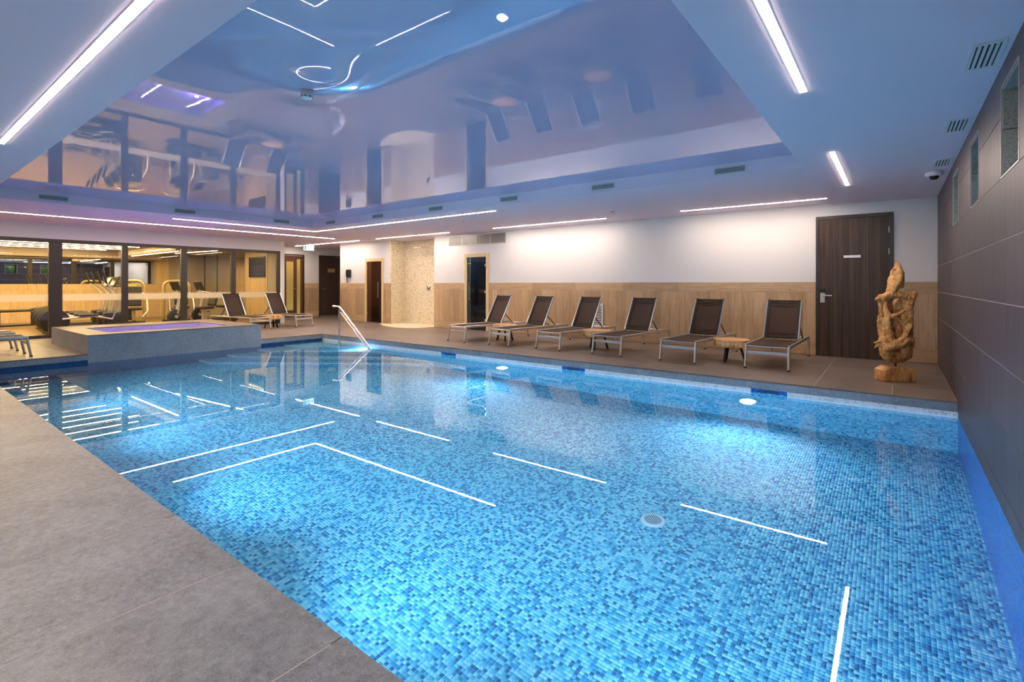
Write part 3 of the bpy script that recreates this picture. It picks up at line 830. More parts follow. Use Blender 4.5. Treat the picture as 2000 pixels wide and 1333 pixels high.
glass_door('door_3', -9.445, -8.645, 2.045, M_pine, M_glass_grey, False, 'dark glass steam room door in a pale frame right of the shower')
# rooms behind the two glass doors
sb = MB().box(-14.9, -12.72, 11.95, 12.05, -.02, 2.5).box(-15.0, -14.9, YB + .2, 12.05, -.02, 2.5).box(-12.78, -12.72, YB + .2, 11.95, -.02, 2.5).box(-14.9, -12.72, YB + .2, 11.95, 2.45, 2.5)
struct('wall_sauna', sb, M_teak, 'brown boarded sauna interior behind the glass door')
struct('floor_sauna', MB().box(-15.0, -12.72, YB + .0, 12.05, -.1, .001), M_slate)
sbn = thing('sauna_bench', (-13.6, 11.5, 0), 'slatted wooden sauna bench behind the brown glass door', 'bench')
for k in range(5): MB().box(-1.2, .78, -.3 + k * .13, -.2 + k * .13, .42, .45).build('slat', M_teak, sbn)
MB().box(-1.2, .78, -.28, -.24, .0, .42).build('front_panel', M_teak, sbn)
ld = bpy.data.lights.new('sauna_fill', 'POINT'); ld.energy = 14; ld.color = (1, .68, .45); ld.shadow_soft_size = .08  # unseen light added to brighten the sauna behind its pane
lo = bpy.data.objects.new('sauna_fill', ld); COL.objects.link(lo); lo.location = (-13.3, 11.2, 2.2)
struct('wall_steam_room', MB().box(-10.0, -8.0, 11.75, 11.85, -.02, 2.5).box(-10.1, -10.0, YB + .2, 11.85, -.02, 2.5).box(-8.0, -7.9, YB + .2, 11.85, -.02, 2.5).box(-10.0, -8.0, YB + .2, 11.75, 2.45, 2.5), M_slate, 'dark tiled steam room interior behind the glass door')
struct('floor_steam_room', MB().box(-10.1, -7.9, YB + .0, 11.85, -.1, .001), M_slate)
ld = bpy.data.lights.new('steam_room_fill', 'POINT'); ld.energy = 22; ld.color = (.6, .8, 1); ld.shadow_soft_size = .08  # added fill with no fixture, lifts the dark steam room
lo = bpy.data.objects.new('steam_room_fill', ld); COL.objects.link(lo); lo.location = (-9.3, 11.0, 2.2)
st = thing('steam_bench', (-9.0, 11.4, 0), 'dark tiled bench inside the steam room', 'bench')
MB().box(-.98, .98, -.2, .34, .002, .42).build('bench_base', M_slate, st); MB().box(-.98, .98, -.24, .34, .421, .47).build('bench_seat', simple('pale_slate', (.10, .12, .13), .4), st)
# shower fittings
t = thing('shower_valve', (-11.55, 10.80, 1.15), 'round steel shower valve on the cream pebble wall', 'shower valve')
MB().lathe([(.085, .0005), (.085, .010), (.03, .016), (.028, .06)], 24, Matrix.Rotation(R(90), 4, 'X')).build('plate', M_chrome, t, True)
MB().tube([(0, -.05, 0), (.06, -.055, .07)], .010, 8).build('lever', M_chrome, t, True)
t = thing('rain_shower', (-11.55, 10.80, 2.36), 'flat steel rain shower head high in the cream niche', 'shower head')
MB().tube([(0, -.001, .03), (0, -.40, .03)], .011, 10).build('arm', M_chrome, t, True)
MB().lathe([(.15, 0), (.15, .012), (.03, .022)], 28, Matrix.Translation((0, -.40, 0))).build('head', M_chrome, t, True)
# high air grille in four panels, low grille behind the loungers
t = thing('wall_grille', (-9.07, YB, 2.47), 'wide metal air grille in four panels under the ceiling right of the shower', 'vent')
for k in range(4):
    x0 = -1.03 + k * .515
    MB().box(x0, x0 + .513, -.006, -.0005, -.13, .13).build('dark_backing', M_slot, t)
    pnl = MB().box(x0, x0 + .012, -.016, -.0062, -.13, .13).box(x0 + .501, x0 + .513, -.016, -.0062, -.13, .13).box(x0 + .012, x0 + .501, -.016, -.0062, .118, .13).box(x0 + .012, x0 + .501, -.016, -.0062, -.13, -.118).build('grille_frame', M_steelgrille, t)
    for j in range(10):
        z = -.105 + j * .0235
        MB().bar((x0 + .012, -.011, z), (x0 + .501, -.011, z), .009, .012).build('slat', M_steelgrille, pnl)
t = thing('low_wall_grille', (-5.51, YB - .0125, .54), 'white louvred grille low in the wooden wall behind the third lounger', 'vent')
MB().box(-.285, -.25, -.02, -.0005, -.27, .27).box(.25, .285, -.02, -.0005, -.27, .27).box(-.25, .25, -.02, -.0005, .235, .27).box(-.25, .25, -.02, -.0005, -.27, -.235).build('grille_frame', M_vent, t)
MB().box(-.25, .25, -.004, -.0005, -.235, .235).build('dark_backing', simple('grille_shadow', (.25, .23, .2), .8), t)
for j in range(8):
    z = -.205 + j * .0585
    MB().bar((-.25, -.011, z), (.25, -.011, z), .012, .034, (0, -.5, 1)).build('louvre', M_vent, t)
# wall telephone
t = thing('wall_telephone', (-14.87, YB, 1.60), 'dark wall telephone left of the sauna door', 'telephone')
MB().box(-.12, .12, -.06, -.0005, -.12, .16).build('body', M_rubber, t, bevel=.02)
MB().tube([(-.05, -.075, .12), (-.05, -.095, .04), (-.05, -.075, -.08)], [.03, .018, .03], 10).build('handset', M_rubber, t, True)
MB().tube([(-.09, -.04, -.12), (-.095, -.045, -.2), (-.06, -.045, -.24), (-.09, -.04, -.28), (-.07, -.03, -.3)], .014, 8).build('cord', M_rubber, t, True)

# ================================================================== corridor at far left
cw = MB()
for y0, y1, z0, z1 in ((8.31, 9.49, 0, ZW), (9.49, 10.22, 2.33, ZW), (10.22, 12.8, 0, ZW)): cw.box(XC - .15, XC, y0, y1, z0 - .02, z1)
wl = struct('wall_left', cw, M_white, 'white corridor wall with oak look tiles at far left')
struct('wall_far', MB().box(-18.0, -15.0, 12.75, 12.95, -.02, ZW), M_white)
struct('wall_stub', MB().box(-15.42, -15.02, YB + .2, 12.75, -.02, ZW), M_white)
for a, b in ((8.31, 9.44), (10.27, 10.86), (11.94, 12.75)):
    for z0, z1 in ((.004, PZ0), (PZ1, WAIN)): piece('plank', XC + .0005, XC + .012, a, b, z0, z1, M_woodHY, wl)
    yj = joints(a, b, a, .2)
    for y0, y1 in zip(yj[:-1], yj[1:]): piece('plank', XC + .0005, XC + .012, y0 + .001, y1 - .001, PZ0 + .001, PZ1 - .001, M_woodV, wl)
d4 = link('door_4', None, None, (XC, 11.4, 0)); tag(d4, 'dark brown wooden door with a small sign in the far left corridor', None, None, 'structure')
MB().box(.0005, .03, -.53, -.48, .004, 2.38).box(.0005, .03, .48, .53, .004, 2.38).box(.0005, .03, -.48, .48, 2.33, 2.38).build('door_frame', M_frame_dk, d4)
MB().box(.0005, .022, -.475, .475, .02, 2.325).build('door_leaf', M_door, d4)
MB().tube([(.022, -.40, 1.06), (.07, -.40, 1.06), (.075, -.26, 1.06)], .011, 8).build('handle', M_alu, d4, True)
MB().box(.0225, .026, -.16, .16, 1.72, 1.87).build('sign_plate', simple('bronze_sign', (.42, .27, .16), .4, .4), d4)
d5 = link('door_5', None, None, (XC, 9.855, 0)); tag(d5, 'brown framed door with amber glass beside the gym', None, None, 'structure')
MB().box(-.10, .02, -.405, -.365, .004, 2.37).box(-.10, .02, .365, .405, .004, 2.37).box(-.10, .02, -.365, .365, 2.33, 2.37).build('door_frame', M_frame_dk, d5)
MB().box(-.06, -.01, -.36, -.29, .01, 2.325).box(-.06, -.01, .0, .12, .01, 2.325).box(-.06, -.01, .27, .36, .01, 2.325).box(-.06, -.01, -.29, .0, .01, .28).box(-.06, -.01, -.29, .0, 2.1, 2.325).box(-.06, -.01, .12, .27, .01, .1).box(-.06, -.01, .12, .27, 2.2, 2.325).build('door_leaf', simple('red_brown_wood', (.11, .045, .022), .45), d5)
MB().box(-.04, -.03, -.29, .0, .28, 2.1).build('pane', M_glass_amber, d5)
MB().box(-.04, -.03, .12, .27, .1, 2.2).build('pane', M_glass_amber, d5)
MB().tube([(-.01, .05, 1.08), (.04, .05, 1.08), (.045, -.06, 1.08)], .010, 8).build('handle', M_alu, d5, True)
struct('wall_behind_amber_door', MB().box(-18.9, -18.8, 9.0, 10.8, -.02, ZW).box(-18.8, XC - .15, 8.9, 9.0, -.02, ZW).box(-18.8, XC - .15, 10.75, 10.85, -.02, ZW), M_taupe)
ld = bpy.data.lights.new('back_room_lamp', 'POINT'); ld.energy = 12; ld.color = (1, .8, .45); ld.shadow_soft_size = .1
lo = bpy.data.objects.new('back_room_lamp', ld); COL.objects.link(lo); lo.location = (-18.4, 9.85, 2.3)

# ================================================================== gym glass front
struct('wall_gym_header', MB().box(XG - .16, XG, YROOM, YGE - .005, 2.31, ZW), M_white, 'white band of wall above the gym windows')
gw = link('window_6', None, None, (XG, 0, 0)); tag(gw, 'floor to ceiling gym window front in dark bronze frames', None, None, 'structure')
fr = MB().box(-.09, .0, YROOM, YGE, 2.23, 2.31).box(-.09, .0, YROOM, YGE, .002, .07)
fr.build('frame_rail', M_bronze, gw, bevel=.003)
mull = [(-1.35, .05), (0.0, .05), (1.38, .05), (2.79, .12), (4.12, .065), (5.46, .075), (6.76, .065), (8.13, .05)]
for y, w in mull: MB().box(-.09, .0, y - w, y + w, .071, 2.229).build('mullion', M_bronze, gw, bevel=.003)
ye = [YROOM] + [v for y, w in mull for v in (y - w, y + w)]
for y0, y1 in zip(ye[0::2], ye[1::2]):
    if y1 - y0 < .05: continue
    pn = MB().box(-.052, -.044, y0, y1, .071, 2.229).build('pane', M_glass, gw)
    MB().box(-.0435, -.0425, y0, y1, .86, 1.01).build('frosted_band', M_frost, pn)
    MB().box(-.0435, -.0425, y0, y1, 1.022, 1.028).box(-.0435, -.0425, y0, y1, .842, .848).build('frosted_line', M_frost, pn)

# ================================================================== gym room
struct('floor_gym', MB().box(XGB - .1, XG - .09, YROOM - .6, YGE, -.2, .001), M_gymfloor, 'warm brown gym floor behind the glass')
gwall = struct('wall_gym_back', MB().box(XGB - .15, XGB, YROOM - .6, YGE + .13, -.02, ZW), M_taupe, 'gym rear wall with oak planks and a mirror above')
ygj = joints(YROOM, 7.0, 7.0, .3)
for y0, y1 in zip(ygj[:-1], ygj[1:]): piece('plank', XGB + .0005, XGB + .015, y0 + .001, y1 - .001, .05, 1.06, M_pale_oak, gwall)
for y0, y1 in zip(joints(YROOM, 7.0, 7.0, 1.2)[:-1], joints(YROOM, 7.0, 7.0, 1.2)[1:]): piece('plank', XGB + .0005, XGB + .015, y0 + .001, y1 - .001, 1.062, 1.25, M_pale_oak, gwall)
for y0 in (6.60, 6.80): piece('plank', XGB + .0005, XGB + .017, y0 + .001, y0 + .199, 1.252, 2.355, M_pale_oak, gwall)
t = thing('gym_mirror', (XGB, 2.6, 1.26), 'long wall mirror above the oak planks in the gym', 'mirror')
for k in range(4): MB().box(.0005, .008, -4.3 + k * 2.06, -4.3 + k * 2.06 + 2.055, 0, .84).build('mirror_sheet', M_mirror, t)
struct('wall_gym_side', MB().box(XGB, XG - .09, YROOM - .8, YROOM - .6, -.02, ZW), M_taupe)
gend = struct('wall_gym_end', MB().box(XGB - .15, XG - .1, YGE, YGE + .13, -.02, ZW), M_taupe, 'taupe gym end wall with slatted oak panel')
MB().box(XG - .0895, XG + .004, YGE - .004, YGE + .134, .0, ZW).build('white_pier', M_white, gend)
for k in range(12): piece('slat', -17.9 + k * .125 + .003, -17.9 + (k + 1) * .125 - .003, YGE - .02, YGE - .0005, .03, 2.355, M_pale_oak, gend)
t = thing('end_wall_mirror', (-19.6, YGE, .9), 'tall mirror panels with dark joints on the gym end wall', 'mirror')
for k in range(3):
    x0 = -1.75 + k * 1.12
    MB().box(x0 + .03, x0 + 1.09, -.008, -.0005, 0, 1.5).build('mirror_sheet', M_mirror, t)
    MB().box(x0 - .03, x0 + .03, -.02, -.0005, -.02, 1.52).build('joint_strip', M_bronze, t)
t = thing('television', (-17.05, YGE - .0205, 1.83), 'dark wall mounted screen on the slatted oak panel in the gym', 'television')
MB().box(-.54, .54, -.05, -.0005, -.34, .34).build('casing', M_black, t, bevel=.006); MB().box(-.52, .52, -.052, -.0502, -.32, .32).build('screen', M_screen, t)
struct('ceiling_gym', MB().box(XGB, XG - .09, YROOM - .6, YGE, 2.36, 2.75).box(XGB, XGB + .55, YROOM - .6, 6.6, 2.12, 2.36), simple('gym_ceiling_paint', (.42, .35, .27), .7), 'gym ceiling with a low bulkhead over the mirror')
bk = struct('trim_1', MB().box(XGB + .55, XG - .3, 5.35, 5.75, 2.20, 2.359), simple('cream_bulkhead', (.85, .80, .68), .6), 'cream bulkhead under the gym ceiling')
def gled(p0, p1, label, z=2.36):
    p0, p1 = Vector(p0), Vector(p1); d = p1 - p0; L = d.length
    t = thing('led_strip_light', ((p0.x + p1.x) / 2, (p0.y + p1.y) / 2, z), label, 'strip light', 'light strips in the gym', math.atan2(d.y, d.x))
    MB().box(-L / 2, L / 2, -.016, .016, -.004, -.0005).build('diffuser', M_led_gym, t)
for k, x in enumerate((-16.4, -17.2, -18.0, -18.75, -19.5, -20.3)):
    gled((x, 0.2 + .15 * k), (x, 5.1 - .25 * (k % 2)), 'light strip in the gym ceiling, %s from the glass' % ordn[k])
gled((-20.3, 5.55), (-16.3, 5.55), 'bright light strip under the cream gym bulkhead', 2.20)
gled((-20.5, 6.9), (-16.2, 7.3), 'light strip in the gym ceiling beside the end wall')

# ---- exercise machines
def elliptical(x, label):
    t = thing('cross_trainer', (x, 2.95, .002), label, 'cross trainer', 'cross trainers in the gym')
    for s in (-1, 1):
        w = MB().lathe([(.26, -.055), (.29, -.04), (.29, .04), (.26, .055)], 32, Matrix.Translation((s * .14, 0, .33)) @ Matrix.Rotation(R(90), 4, 'Y')).build('wheel_cover', M_rubber, t, True)
        MB().tube([(s * .20, 0, .33), (s * .215, .12, .36)], .018, 8).build('crank', M_silver, w, True)
        MB().tube([(s * .22, .10, .37), (s * .20, .75, .42), (s * .17, 1.15, .32)], .024, 8).build('foot_beam', M_silver, t, True)
        MB().box(s * .22 - .08, s * .22 + .08, .45, .85, .43, .475).build('pedal', M_rubber, t, bevel=.012)
        MB().tube([(s * .17, 1.15, .32), (s * .20, 1.28, .75), (s * .24, 1.22, 1.05), (s * .26, 1.02, 1.25), (s * .26, .92, 1.58)], .019, 8).build('swing_arm', M_silver, t, True)
        MB().tube([(s * .26, 1.01, 1.27), (s * .26, .92, 1.60)], .024, 8).build('grip', M_rubber, t, True)
    MB().box(-.09, .09, -.1, 1.45, .02, .14).build('base_beam', M_rubber, t, bevel=.02)
    MB().box(-.30, .30, -.16, -.06, .0, .05).box(-.30, .30, 1.38, 1.48, .0, .05).build('floor_bar', M_rubber, t, bevel=.01)
    MB().prism([(-.14, .14), (-.14, .5), (.14, .5), (.14, .14)], 1.0, 1.42).build('front_shroud', M_rubber, t, bevel=.03)
    MB().tube([(0, 1.3, .45), (0, 1.42, 1.15)], [.06, .04], 10).build('mast', M_silver, t, True)
    c = MB().box(-.22, .22, -.03, .03, -.16, .16, Matrix.Translation((0, 1.40, 1.32)) @ Matrix.Rotation(R(-25), 4, 'X')).build('console', M_rubber, t, bevel=.015)
    MB().box(-.18, .18, -.034, -.031, -.12, .12, Matrix.Translation((0, 1.40, 1.32)) @ Matrix.Rotation(R(-25), 4, 'X')).build('screen', M_screen, c)
    return t
e0 = elliptical(-16.75, 'cross trainer nearest the glass in the gym')
copy_tree(e0, (-17.75, 3.05, .002), 0, 'middle cross trainer of the row in the gym')
copy_tree(e0, (-18.75, 3.15, .002), 0, 'cross trainer farthest from the glass in the gym')


def strength(label, loc, rz):
    t = thing('weight_machine', loc, label, 'weight machine', 'weight machines in the gym', rz)
    arc = [(-.36, .0, .02), (-.36, 0, 1.18)] + [(-.36 + .18 * (1 - math.cos(a)), 0, 1.18 + .18 * math.sin(a)) for a in (R(30), R(60), R(90))]
    arc += [(.36 - .18 * (1 - math.cos(a)), 0, 1.18 + .18 * math.sin(a)) for a in (R(90), R(60), R(30))] + [(.36, 0, 1.18), (.36, 0, .02)]
    MB().tube(arc, .045, 10).build('tower_frame', M_gold, t, True)
    MB().box(-.31, .31, -.02, .02, .75, 1.28).build('front_panel', simple('sand_panel', (.42, .32, .17), .5), t, bevel=.004)
    MB().box(-.12, .16, -.025, -.021, 1.19, 1.235).build('name_strip', simple('yellow_strip', (.75, .6, .08), .5), t)
    for k in range(6): MB().box(-.20, .05, -.06, .06, .10 + k * .055, .15 + k * .055).build('weight_plate', M_black, t, bevel=.004)
    MB().box(-.4, .4, -.1, .1, .0, .06).build('foot_beam', M_rubber, t, bevel=.01)
    MB().bar((.1, -.05, .1), (.1, -1.1, .1), .08, .08).build('floor_beam', M_rubber, t)
    MB().bar((.1, -.75, .1), (.1, -.75, .45), .07, .07).build('seat_post', M_gold, t)
    MB().box(-.10, .30, -.95, -.55, .45, .53).build('seat', M_padding, t, bevel=.025)
    MB().box(-.09, .29, -.08, 0, 0, .62, Matrix.Translation((0, -.50, .56)) @ Matrix.Rotation(R(-8), 4, 'X')).build('backrest', M_padding, t, bevel=.025)
    for s in (-1, 1):
        MB().tube([(.1 + s * .22, -.45, .98), (.1 + s * .33, -.6, .75), (.1 + s * .33, -1.0, .42), (.1 + s * .20, -1.15, .25)], .02, 8).build('lever_arm', M_silver, t, True)
    return t
s0 = strength('weight machine with a rounded gold frame behind the third gym window', (-19.4, 5.25, .002), R(75))
copy_tree(s0, (-19.4, 6.55, .002), R(75), 'weight machine with a rounded gold frame nearest the gym end wall')


def bike(label, loc, rz):
    t = thing('exercise_bike', loc, label, 'exercise bike', 'exercise bikes in the gym', rz)
    w = MB().lathe([(.19, -.05), (.225, -.035), (.225, .035), (.19, .05)], 28, Matrix.Translation((0, 0, .26)) @ Matrix.Rotation(R(90), 4, 'Y')).build('wheel_cover', M_rubber, t, True)
    MB().lathe([(.055, 0), (.05, .03)], 16, Matrix.Translation((.055, 0, .26)) @ Matrix.Rotation(R(90), 4, 'Y')).build('hub', M_silver, w, True)
    MB().box(-.10, .10, -.1, 1.15, .03, .12).build('base_beam', M_rubber, t, bevel=.02)
    MB().box(-.28, .28, -.16, -.06, .0, .05).box(-.28, .28, 1.1, 1.2, .0, .05).build('floor_bar', M_rubber, t, bevel=.01)
    MB().tube([(0, .05, .35), (0, .12, .8), (0, .05, 1.08)], [.06, .045, .035], 10).build('mast', M_silver, t, True)
    c = MB().box(-.2, .2, -.025, .025, -.15, .15, Matrix.Translation((0, .0, 1.20)) @ Matrix.Rotation(R(22), 4, 'X')).build('console', M_rubber, t, bevel=.015)
    MB().tube([(-.24, .22, .98), (-.2, .1, 1.0), (0, .06, 1.0), (.2, .1, 1.0), (.24, .22, .98)], .018, 8).build('handlebar', M_silver, t, True)
    MB().box(-.22, .22, .70, 1.12, .46, .54).build('seat', M_padding, t, bevel=.03)
    MB().box(-.2, .2, -.04, .04, 0, .45, Matrix.Translation((0, 1.14, .55)) @ Matrix.Rotation(R(-15), 4, 'X')).build('backrest', M_padding, t, bevel=.03)
    MB().bar((0, .9, .12), (0, .9, .47), .1, .12).build('seat_post', M_silver, t)
    for s in (-1, 1):
        MB().tube([(s * .06, .08, .30), (s * .13, .16, .22 + (.14 if s > 0 else 0))], .016, 8).build('crank', M_silver, t, True)
        MB().box(s * .19 - .06, s * .19 + .06, .11, .21, .205 + (.14 if s > 0 else 0), .235 + (.14 if s > 0 else 0)).build('pedal', M_rubber, t, bevel=.006)
    return t
b0 = bike('recumbent exercise bike behind the fourth gym window', (-17.45, 5.86, .002), R(12))
copy_tree(b0, (-18.1, 6.75, .002), R(12), 'recumbent exercise bike nearest the gym end wall')
t = thing('weight_bench', (-19.8, 2.75, .002), 'black padded weight bench in front of the gym mirror', 'bench', rz=R(8))
MB().box(-.14, .14, -.62, .25, .46, .53).build('seat_pad', M_padding, t, bevel=.025)
MB().box(-.14, .14, 0, .50, 0, .07, Matrix.Translation((0, .27, .47)) @ Matrix.Rotation(R(10), 4, 'X')).build('back_pad', M_padding, t, bevel=.025)
MB().box(-.25, .25, -.55, -.47, .0, .05).box(-.04, .04, -.55, .6, .05, .1).box(-.25, .25, .55, .63, .0, .05).build('floor_frame', M_black, t)
for y in (-.42, .3): MB().bar((0, y, .1), (0, y, .46), .07, .07).build('leg', M_black, t)

# ================================================================== loungers
def make_lounger(label, loc, rz, group):
    t = thing('sun_lounger', loc, label, 'sun lounger', group, rz)
    W, S = .29, .335
    for s in (-1, 1):
        MB().bar((s * W, .03, S), (s * W, 1.90, S), .028, .042).build('side_rail', M_alu, t, bevel=.005)
        MB().tube([(s * W, .0, .006), (s * (W - .004), .03, .17), (s * (W - .006), .055, .33)], [.017, .019, .021], 10).build('leg', M_alu, t, True)
        MB().tube([(s * W, 1.955, .006), (s * W, 1.93, .16), (s * (W - .002), 1.885, .33)], [.017, .019, .021], 10).build('leg', M_alu, t, True)
        MB().tube([(s * W, .0, .0), (s * W, .001, .02)], .021, 10).build('foot_cap', M_rubber, t, True)
        MB().tube([(s * W, 1.956, .0), (s * W, 1.955, .02)], .021, 10).build('foot_cap', M_rubber, t, True)
        # backrest side tube and its strut
        MB().bar((s * (W - .035), 1.10, S + .02), (s * (W - .035), 1.43, .965), .022, .034, (0, -1, .5)).build('backrest_tube', M_alu, t, bevel=.004)
        MB().tube([(s * (W - .03), 1.22, .56), (s * (W - .03), 1.50, .33)], .010, 8).build('support_strut', M_rubber, t, True)
    MB().bar((-W, .045, .235), (W, .045, .235), .016, .048).build('cross_bar', M_alu, t, bevel=.004)
    MB().tube([(-W, .055, .325), (W, .055, .325)], .014, 10).build('end_tube', M_alu, t, True)
    MB().tube([(-W, 1.88, .325), (W, 1.88, .325)], .014, 10).build('end_tube', M_alu, t, True)
    MB().tube([(-W, 1.08, .33), (W, 1.08, .33)], .014, 10).build('pivot_tube', M_rubber, t, True)
    # sling of the seat, slightly hollow; sling of the back with hems
    w = W - .02
    def sheet(f, ny, th=.004):
        mb = MB(); nx = 6; vs = []
        for k in (0, 1):
            for j in range(ny + 1):
                for i in range(nx + 1):
                    p, nrm = f(i / nx, j / ny); vs.append(Vector(p) - Vector(nrm) * th * k)
        a = lambda k, j, i: k * (ny + 1) * (nx + 1) + j * (nx + 1) + i
        fs = []
        for j in range(ny):
            for i in range(nx):
                fs += [(a(0, j, i), a(0, j, i + 1), a(0, j + 1, i + 1), a(0, j + 1, i)), (a(1, j, i), a(1, j + 1, i), a(1, j + 1, i + 1), a(1, j, i + 1))]
        for j in range(ny): fs += [(a(0, j, 0), a(0, j + 1, 0), a(1, j + 1, 0), a(1, j, 0)), (a(0, j, nx), a(1, j, nx), a(1, j + 1, nx), a(0, j + 1, nx))]
        for i in range(nx): fs += [(a(0, 0, i), a(1, 0, i), a(1, 0, i + 1), a(0, 0, i + 1)), (a(0, ny, i), a(0, ny, i + 1), a(1, ny, i + 1), a(1, ny, i))]
        return mb.add(vs, fs)
    seat = sheet(lambda u, v: ((-w + 2 * w * u, .05 + 1.05 * v, S + .012 - .03 * (1 - (2 * u - 1) ** 2) * math.sin(math.pi * v) ** .5 - .012 * v), (0, 0, 1)), 10)
    seat.build('seat_sling', M_sling, t, True)
    wb_ = W - .045
    d = Vector((0, .33, .61)); nb = Vector((0, -.88, .475))
    back = sheet(lambda u, v: (Vector((-wb_ + 2 * wb_ * u, 1.11, S + .035)) + d * v - nb * .018 * (1 - (2 * u - 1) ** 2), nb), 8)
    bs = back.build('back_sling', M_sling, t, True)
    for s in (-1, 1):
        MB().bar(Vector((s * (wb_ - .018), 1.105, S + .037)), Vector((s * (wb_ - .018), 1.105, S + .037)) + d * 1.005, .040, .010, nb).build('side_hem', M_sling_edge, bs)
    for v in (.015, .13, .985, .86):
        c = Vector((0, 1.105, S + .037)) + d * v + nb * (-.012 if .02 < v < .98 else .0)
        MB().bar(c - Vector((wb_ - .03, 0, 0)), c + Vector((wb_ - .03, 0, 0)), .006 if .02 < v < .98 else .012, .012, (0, .475, .88)).build('seam', M_sling_edge, bs)
    return t
L = [((-7.56, 7.87), 8.6, 'brown mesh sun lounger closest to the glass steam room door'),
     ((-6.39, 7.89), 7.6, 'brown mesh sun lounger, second from the left in the row along the wooden wall'),
     ((-5.26, 7.98), 6.7, 'brown mesh sun lounger in front of the low white wall grille'),
     ((-4.04, 8.00), 4.9, 'brown mesh sun lounger, third from the right in the row along the wooden wall'),
     ((-2.77, 7.96), 4.5, 'brown mesh sun lounger left of the rightmost log table'),
     ((-1.49, 8.065), 0.6, 'brown mesh sun lounger nearest the dark wooden door')]
lg = make_lounger(L[0][2], (*L[0][0], 0), R(-L[0][1]), 'sun loungers around the pool')
for (x, y), a, lab in L[1:]: copy_tree(lg, (x, y, 0), R(-a), lab)
copy_tree(lg, (-13.80, 6.70, 0), R(98), 'brown mesh sun lounger behind the whirlpool against the gym window')
copy_tree(lg, (-13.80, 7.98, 0), R(100), 'brown mesh sun lounger with foot end showing right of the whirlpool')
copy_tree(lg, (-12.13, 1.80, 0), R(180), 'sun lounger at the left picture edge, nearest the pool')
copy_tree(lg, (-13.36, 1.80, 0), R(180), 'sun lounger at the left picture edge, second from the pool')

# log side tables
def log_table(label, loc, rz, seed):
    rnd = random.Random(seed); ph = [rnd.uniform(0, 6.28) for _ in range(6)]
    t = thing('log_table', loc, label, 'side table', 'log slice side tables', rz)
    wob = lambda a, z: 1 + .025 * math.sin(3 * a + ph[0]) + .018 * math.sin(5 * a + ph[1]) + .014 * math.sin(17 * a + ph[2]) + .014 * math.sin(29 * a + ph[3] + z * 8) + .008 * math.sin(41 * a + ph[4])
    MB().lathe([(.242, .240), (.260, .246), (.268, .28), (.266, .32), (.270, .352), (.260, .360)], 96, None, wob).build('tabletop', M_log, t)
    for k in range(3):
        a = k * 2 * math.pi / 3
        MB().bar((.13 * math.cos(a), .13 * math.sin(a), .241), (.20 * math.cos(a), .20 * math.sin(a), .0), .035, .035).build('leg', M_black, t)
    return t
log_table('log slice table between the two rightmost loungers', (-2.10, 8.62, 0), R(10), 1)
log_table('log slice table beside the lounger in front of the white grille', (-4.585, 8.72, 0), R(40), 2)
log_table('log slice table between the two leftmost loungers of the row', (-6.86, 8.70, 0), R(70), 3)
log_table('log slice table between the two loungers beside the gym window', (-14.32, 7.26, 0), R(20), 4)

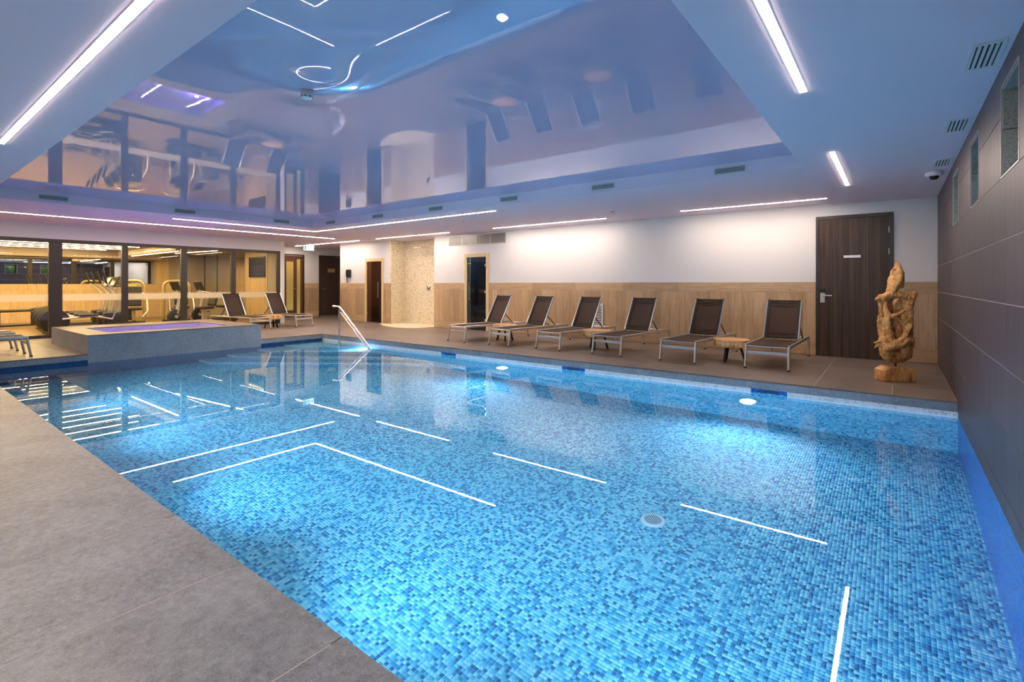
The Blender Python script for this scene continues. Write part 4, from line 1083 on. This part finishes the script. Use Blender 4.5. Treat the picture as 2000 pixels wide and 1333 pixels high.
# ================================================================== driftwood sculpture
K = .00131
sc_root = thing('driftwood_sculpture', (.005, 8.17, 0), 'tall twisted teak root sculpture on a wooden block beside the brown wall', 'sculpture', None, YAW * .9)
def sp(cx, cy, d=0.0): return Vector(((cx - 345) * K, d, (1262 - cy) * K))
blk = MB().prism([(p[0], p[1]) for p in [((190 - 345) * K, .0), ((490 - 345) * K, .0), ((492 - 345) * K, .165), ((430 - 345) * K, .180), ((260 - 345) * K, .192), ((196 - 345) * K, .145)]], -.10, .10)
blk.build('base_block', M_drift, sc_root, bevel=.008)
MB().tube([sp(350, 1140), sp(350, 1050)], .013, 10).build('steel_pin', M_black, sc_root, True)
segs = [  # chains of (crop x, crop y, depth, radius in crop units)
    [(365, 1040, 0, 46), (440, 1000, .02, 60), (478, 900, .03, 52), (478, 800, .02, 46), (462, 700, .0, 50), (455, 620, -.02, 46), (452, 540, -.03, 48), (468, 460, -.03, 50), (512, 400, -.03, 20)],
    [(475, 440, -.03, 46), (410, 425, -.04, 34), (340, 408, -.04, 38), (275, 412, -.04, 44), (215, 448, -.03, 38), (165, 455, -.02, 18)],
    [(205, 440, -.03, 34), (190, 480, -.03, 16)],
    [(280, 405, -.03, 46), (318, 335, -.02, 56), (352, 265, -.01, 62), (372, 200, .0, 54), (370, 140, .0, 34), (364, 88, .0, 6)],
    [(318, 160, -.03, 18), (332, 205, -.03, 26), (330, 260, -.02, 30)], [(392, 250, .0, 34), (396, 320, .0, 30)],
    [(240, 455, -.03, 26), (232, 540, -.05, 24), (250, 625, -.06, 34), (240, 700, -.07, 40), (266, 785, -.07, 34), (275, 855, -.06, 34)],
    [(210, 650, -.06, 16), (210, 745, -.06, 18)],
    [(275, 865, -.06, 32), (215, 850, -.05, 34), (155, 885, -.04, 20), (128, 888, -.03, 7)],
    [(165, 905, -.04, 16), (140, 940, -.02, 11)],
    [(205, 870, -.05, 36), (215, 950, -.07, 42), (240, 1025, -.06, 38), (295, 1055, -.03, 34), (365, 1045, 0, 42)],
    [(262, 632, -.07, 26), (320, 605, -.10, 26), (390, 555, -.11, 13)],
    [(285, 890, -.10, 30), (335, 862, -.11, 30), (372, 820, -.11, 30), (405, 770, -.09, 34), (440, 720, -.05, 40)],
    [(225, 930, -.09, 38), (295, 912, -.11, 32), (350, 885, -.12, 26), (400, 850, -.10, 44), (450, 850, -.05, 54)],
    [(345, 655, -.03, 24), (395, 680, -.05, 34), (430, 655, -.03, 40)],
    [(300, 470, .12, 56), (330, 560, .15, 58), (320, 690, .16, 56), (330, 820, .15, 60), (370, 940, .14, 62), (385, 1010, .08, 56)],
    [(430, 500, .09, 52), (445, 620, .11, 52), (455, 740, .12, 52), (450, 860, .11, 56), (440, 960, .08, 60)],
    [(255, 480, .06, 28), (262, 640, .08, 30), (270, 780, .08, 32), (270, 900, .08, 40), (270, 1000, .05, 40)],
    [(505, 830, .03, 26), (508, 885, .03, 22)], [(445, 1025, .02, 40), (435, 1075, .02, 20)], [(270, 1040, -.03, 30), (262, 1075, -.03, 14)],
]
bm = bmesh.new()
for ch in segs:
    for (a, b) in zip(ch[:-1], ch[1:]):
        p, q2 = sp(a[0], a[1], a[2]), sp(b[0], b[1], b[2]); ra, rb = a[3] * K, b[3] * K
        n_ = max(2, int((q2 - p).length / (min(ra, rb) * .6 + .003)))
        for k in range(n_ + 1):
            f = k / n_
            bmesh.ops.create_icosphere(bm, subdivisions=2, radius=ra + (rb - ra) * f, matrix=Matrix.Translation(p.lerp(q2, f)) @ Matrix.Diagonal((1, 1.05, 1, 1)))
me = bpy.data.meshes.new('root_body'); bm.to_mesh(me); bm.free(); me.materials.append(M_drift)
rb_ = link('root_body', me, sc_root)
md = rb_.modifiers.new('remesh', 'REMESH'); md.mode = 'VOXEL'; md.voxel_size = .0075; md.use_smooth_shade = True
tex = bpy.data.textures.new('root_noise', 'CLOUDS'); tex.noise_scale = .16; tex.noise_depth = 2
dm = rb_.modifiers.new('gnarl', 'DISPLACE'); dm.texture = tex; dm.strength = .045; dm.mid_level = .5; dm.texture_coords = 'LOCAL'
tex2 = bpy.data.textures.new('root_fibre', 'CLOUDS'); tex2.noise_scale = .03; tex2.noise_depth = 2
dm2 = rb_.modifiers.new('fibre', 'DISPLACE'); dm2.texture = tex2; dm2.strength = .014; dm2.mid_level = .5; dm2.texture_coords = 'LOCAL'

# ================================================================== outside the high windows
struct('ground_outside', MB().box(XR + .42, 4.5, -3, 13, 1.2, 1.4), M_earth)
t = thing('hedge', (2.3, 4.2, 1.4), 'green hedge outside the small high windows', 'hedge')
core = MB()
for k in range(12): core.lathe([(.05, 0), (.5, .15), (.62, .8), (.5, 1.4), (.05, 1.7)], 12, Matrix.Translation((random.uniform(-.1, .1), -5.5 + k, 0)))
core.build('foliage_core', M_leaf_core, t, True)
lv = MB()
for k in range(5000):
    y = random.uniform(-6, 6); z = random.uniform(.02, 1.75); x = random.uniform(-.95, -.3)
    a = Euler((random.uniform(-.8, .8), random.uniform(0, 6.28), random.uniform(0, 6.28))).to_matrix()
    s = random.uniform(.025, .06)
    lv.add([Vector((x, y, z)) + a @ Vector(p) * s for p in ((0, -1, 0), (.5, 0, .1), (0, 1, 0), (-.5, 0, .1))], [(0, 1, 2, 3)])
lo = link('leaves', None, t)
bpy.data.objects.remove(lo)
me = bpy.data.meshes.new('leaves'); me.from_pydata(lv.v, [], lv.f); me.materials.append(M_leaf)
tag(link('leaves', me, t), kind='stuff')
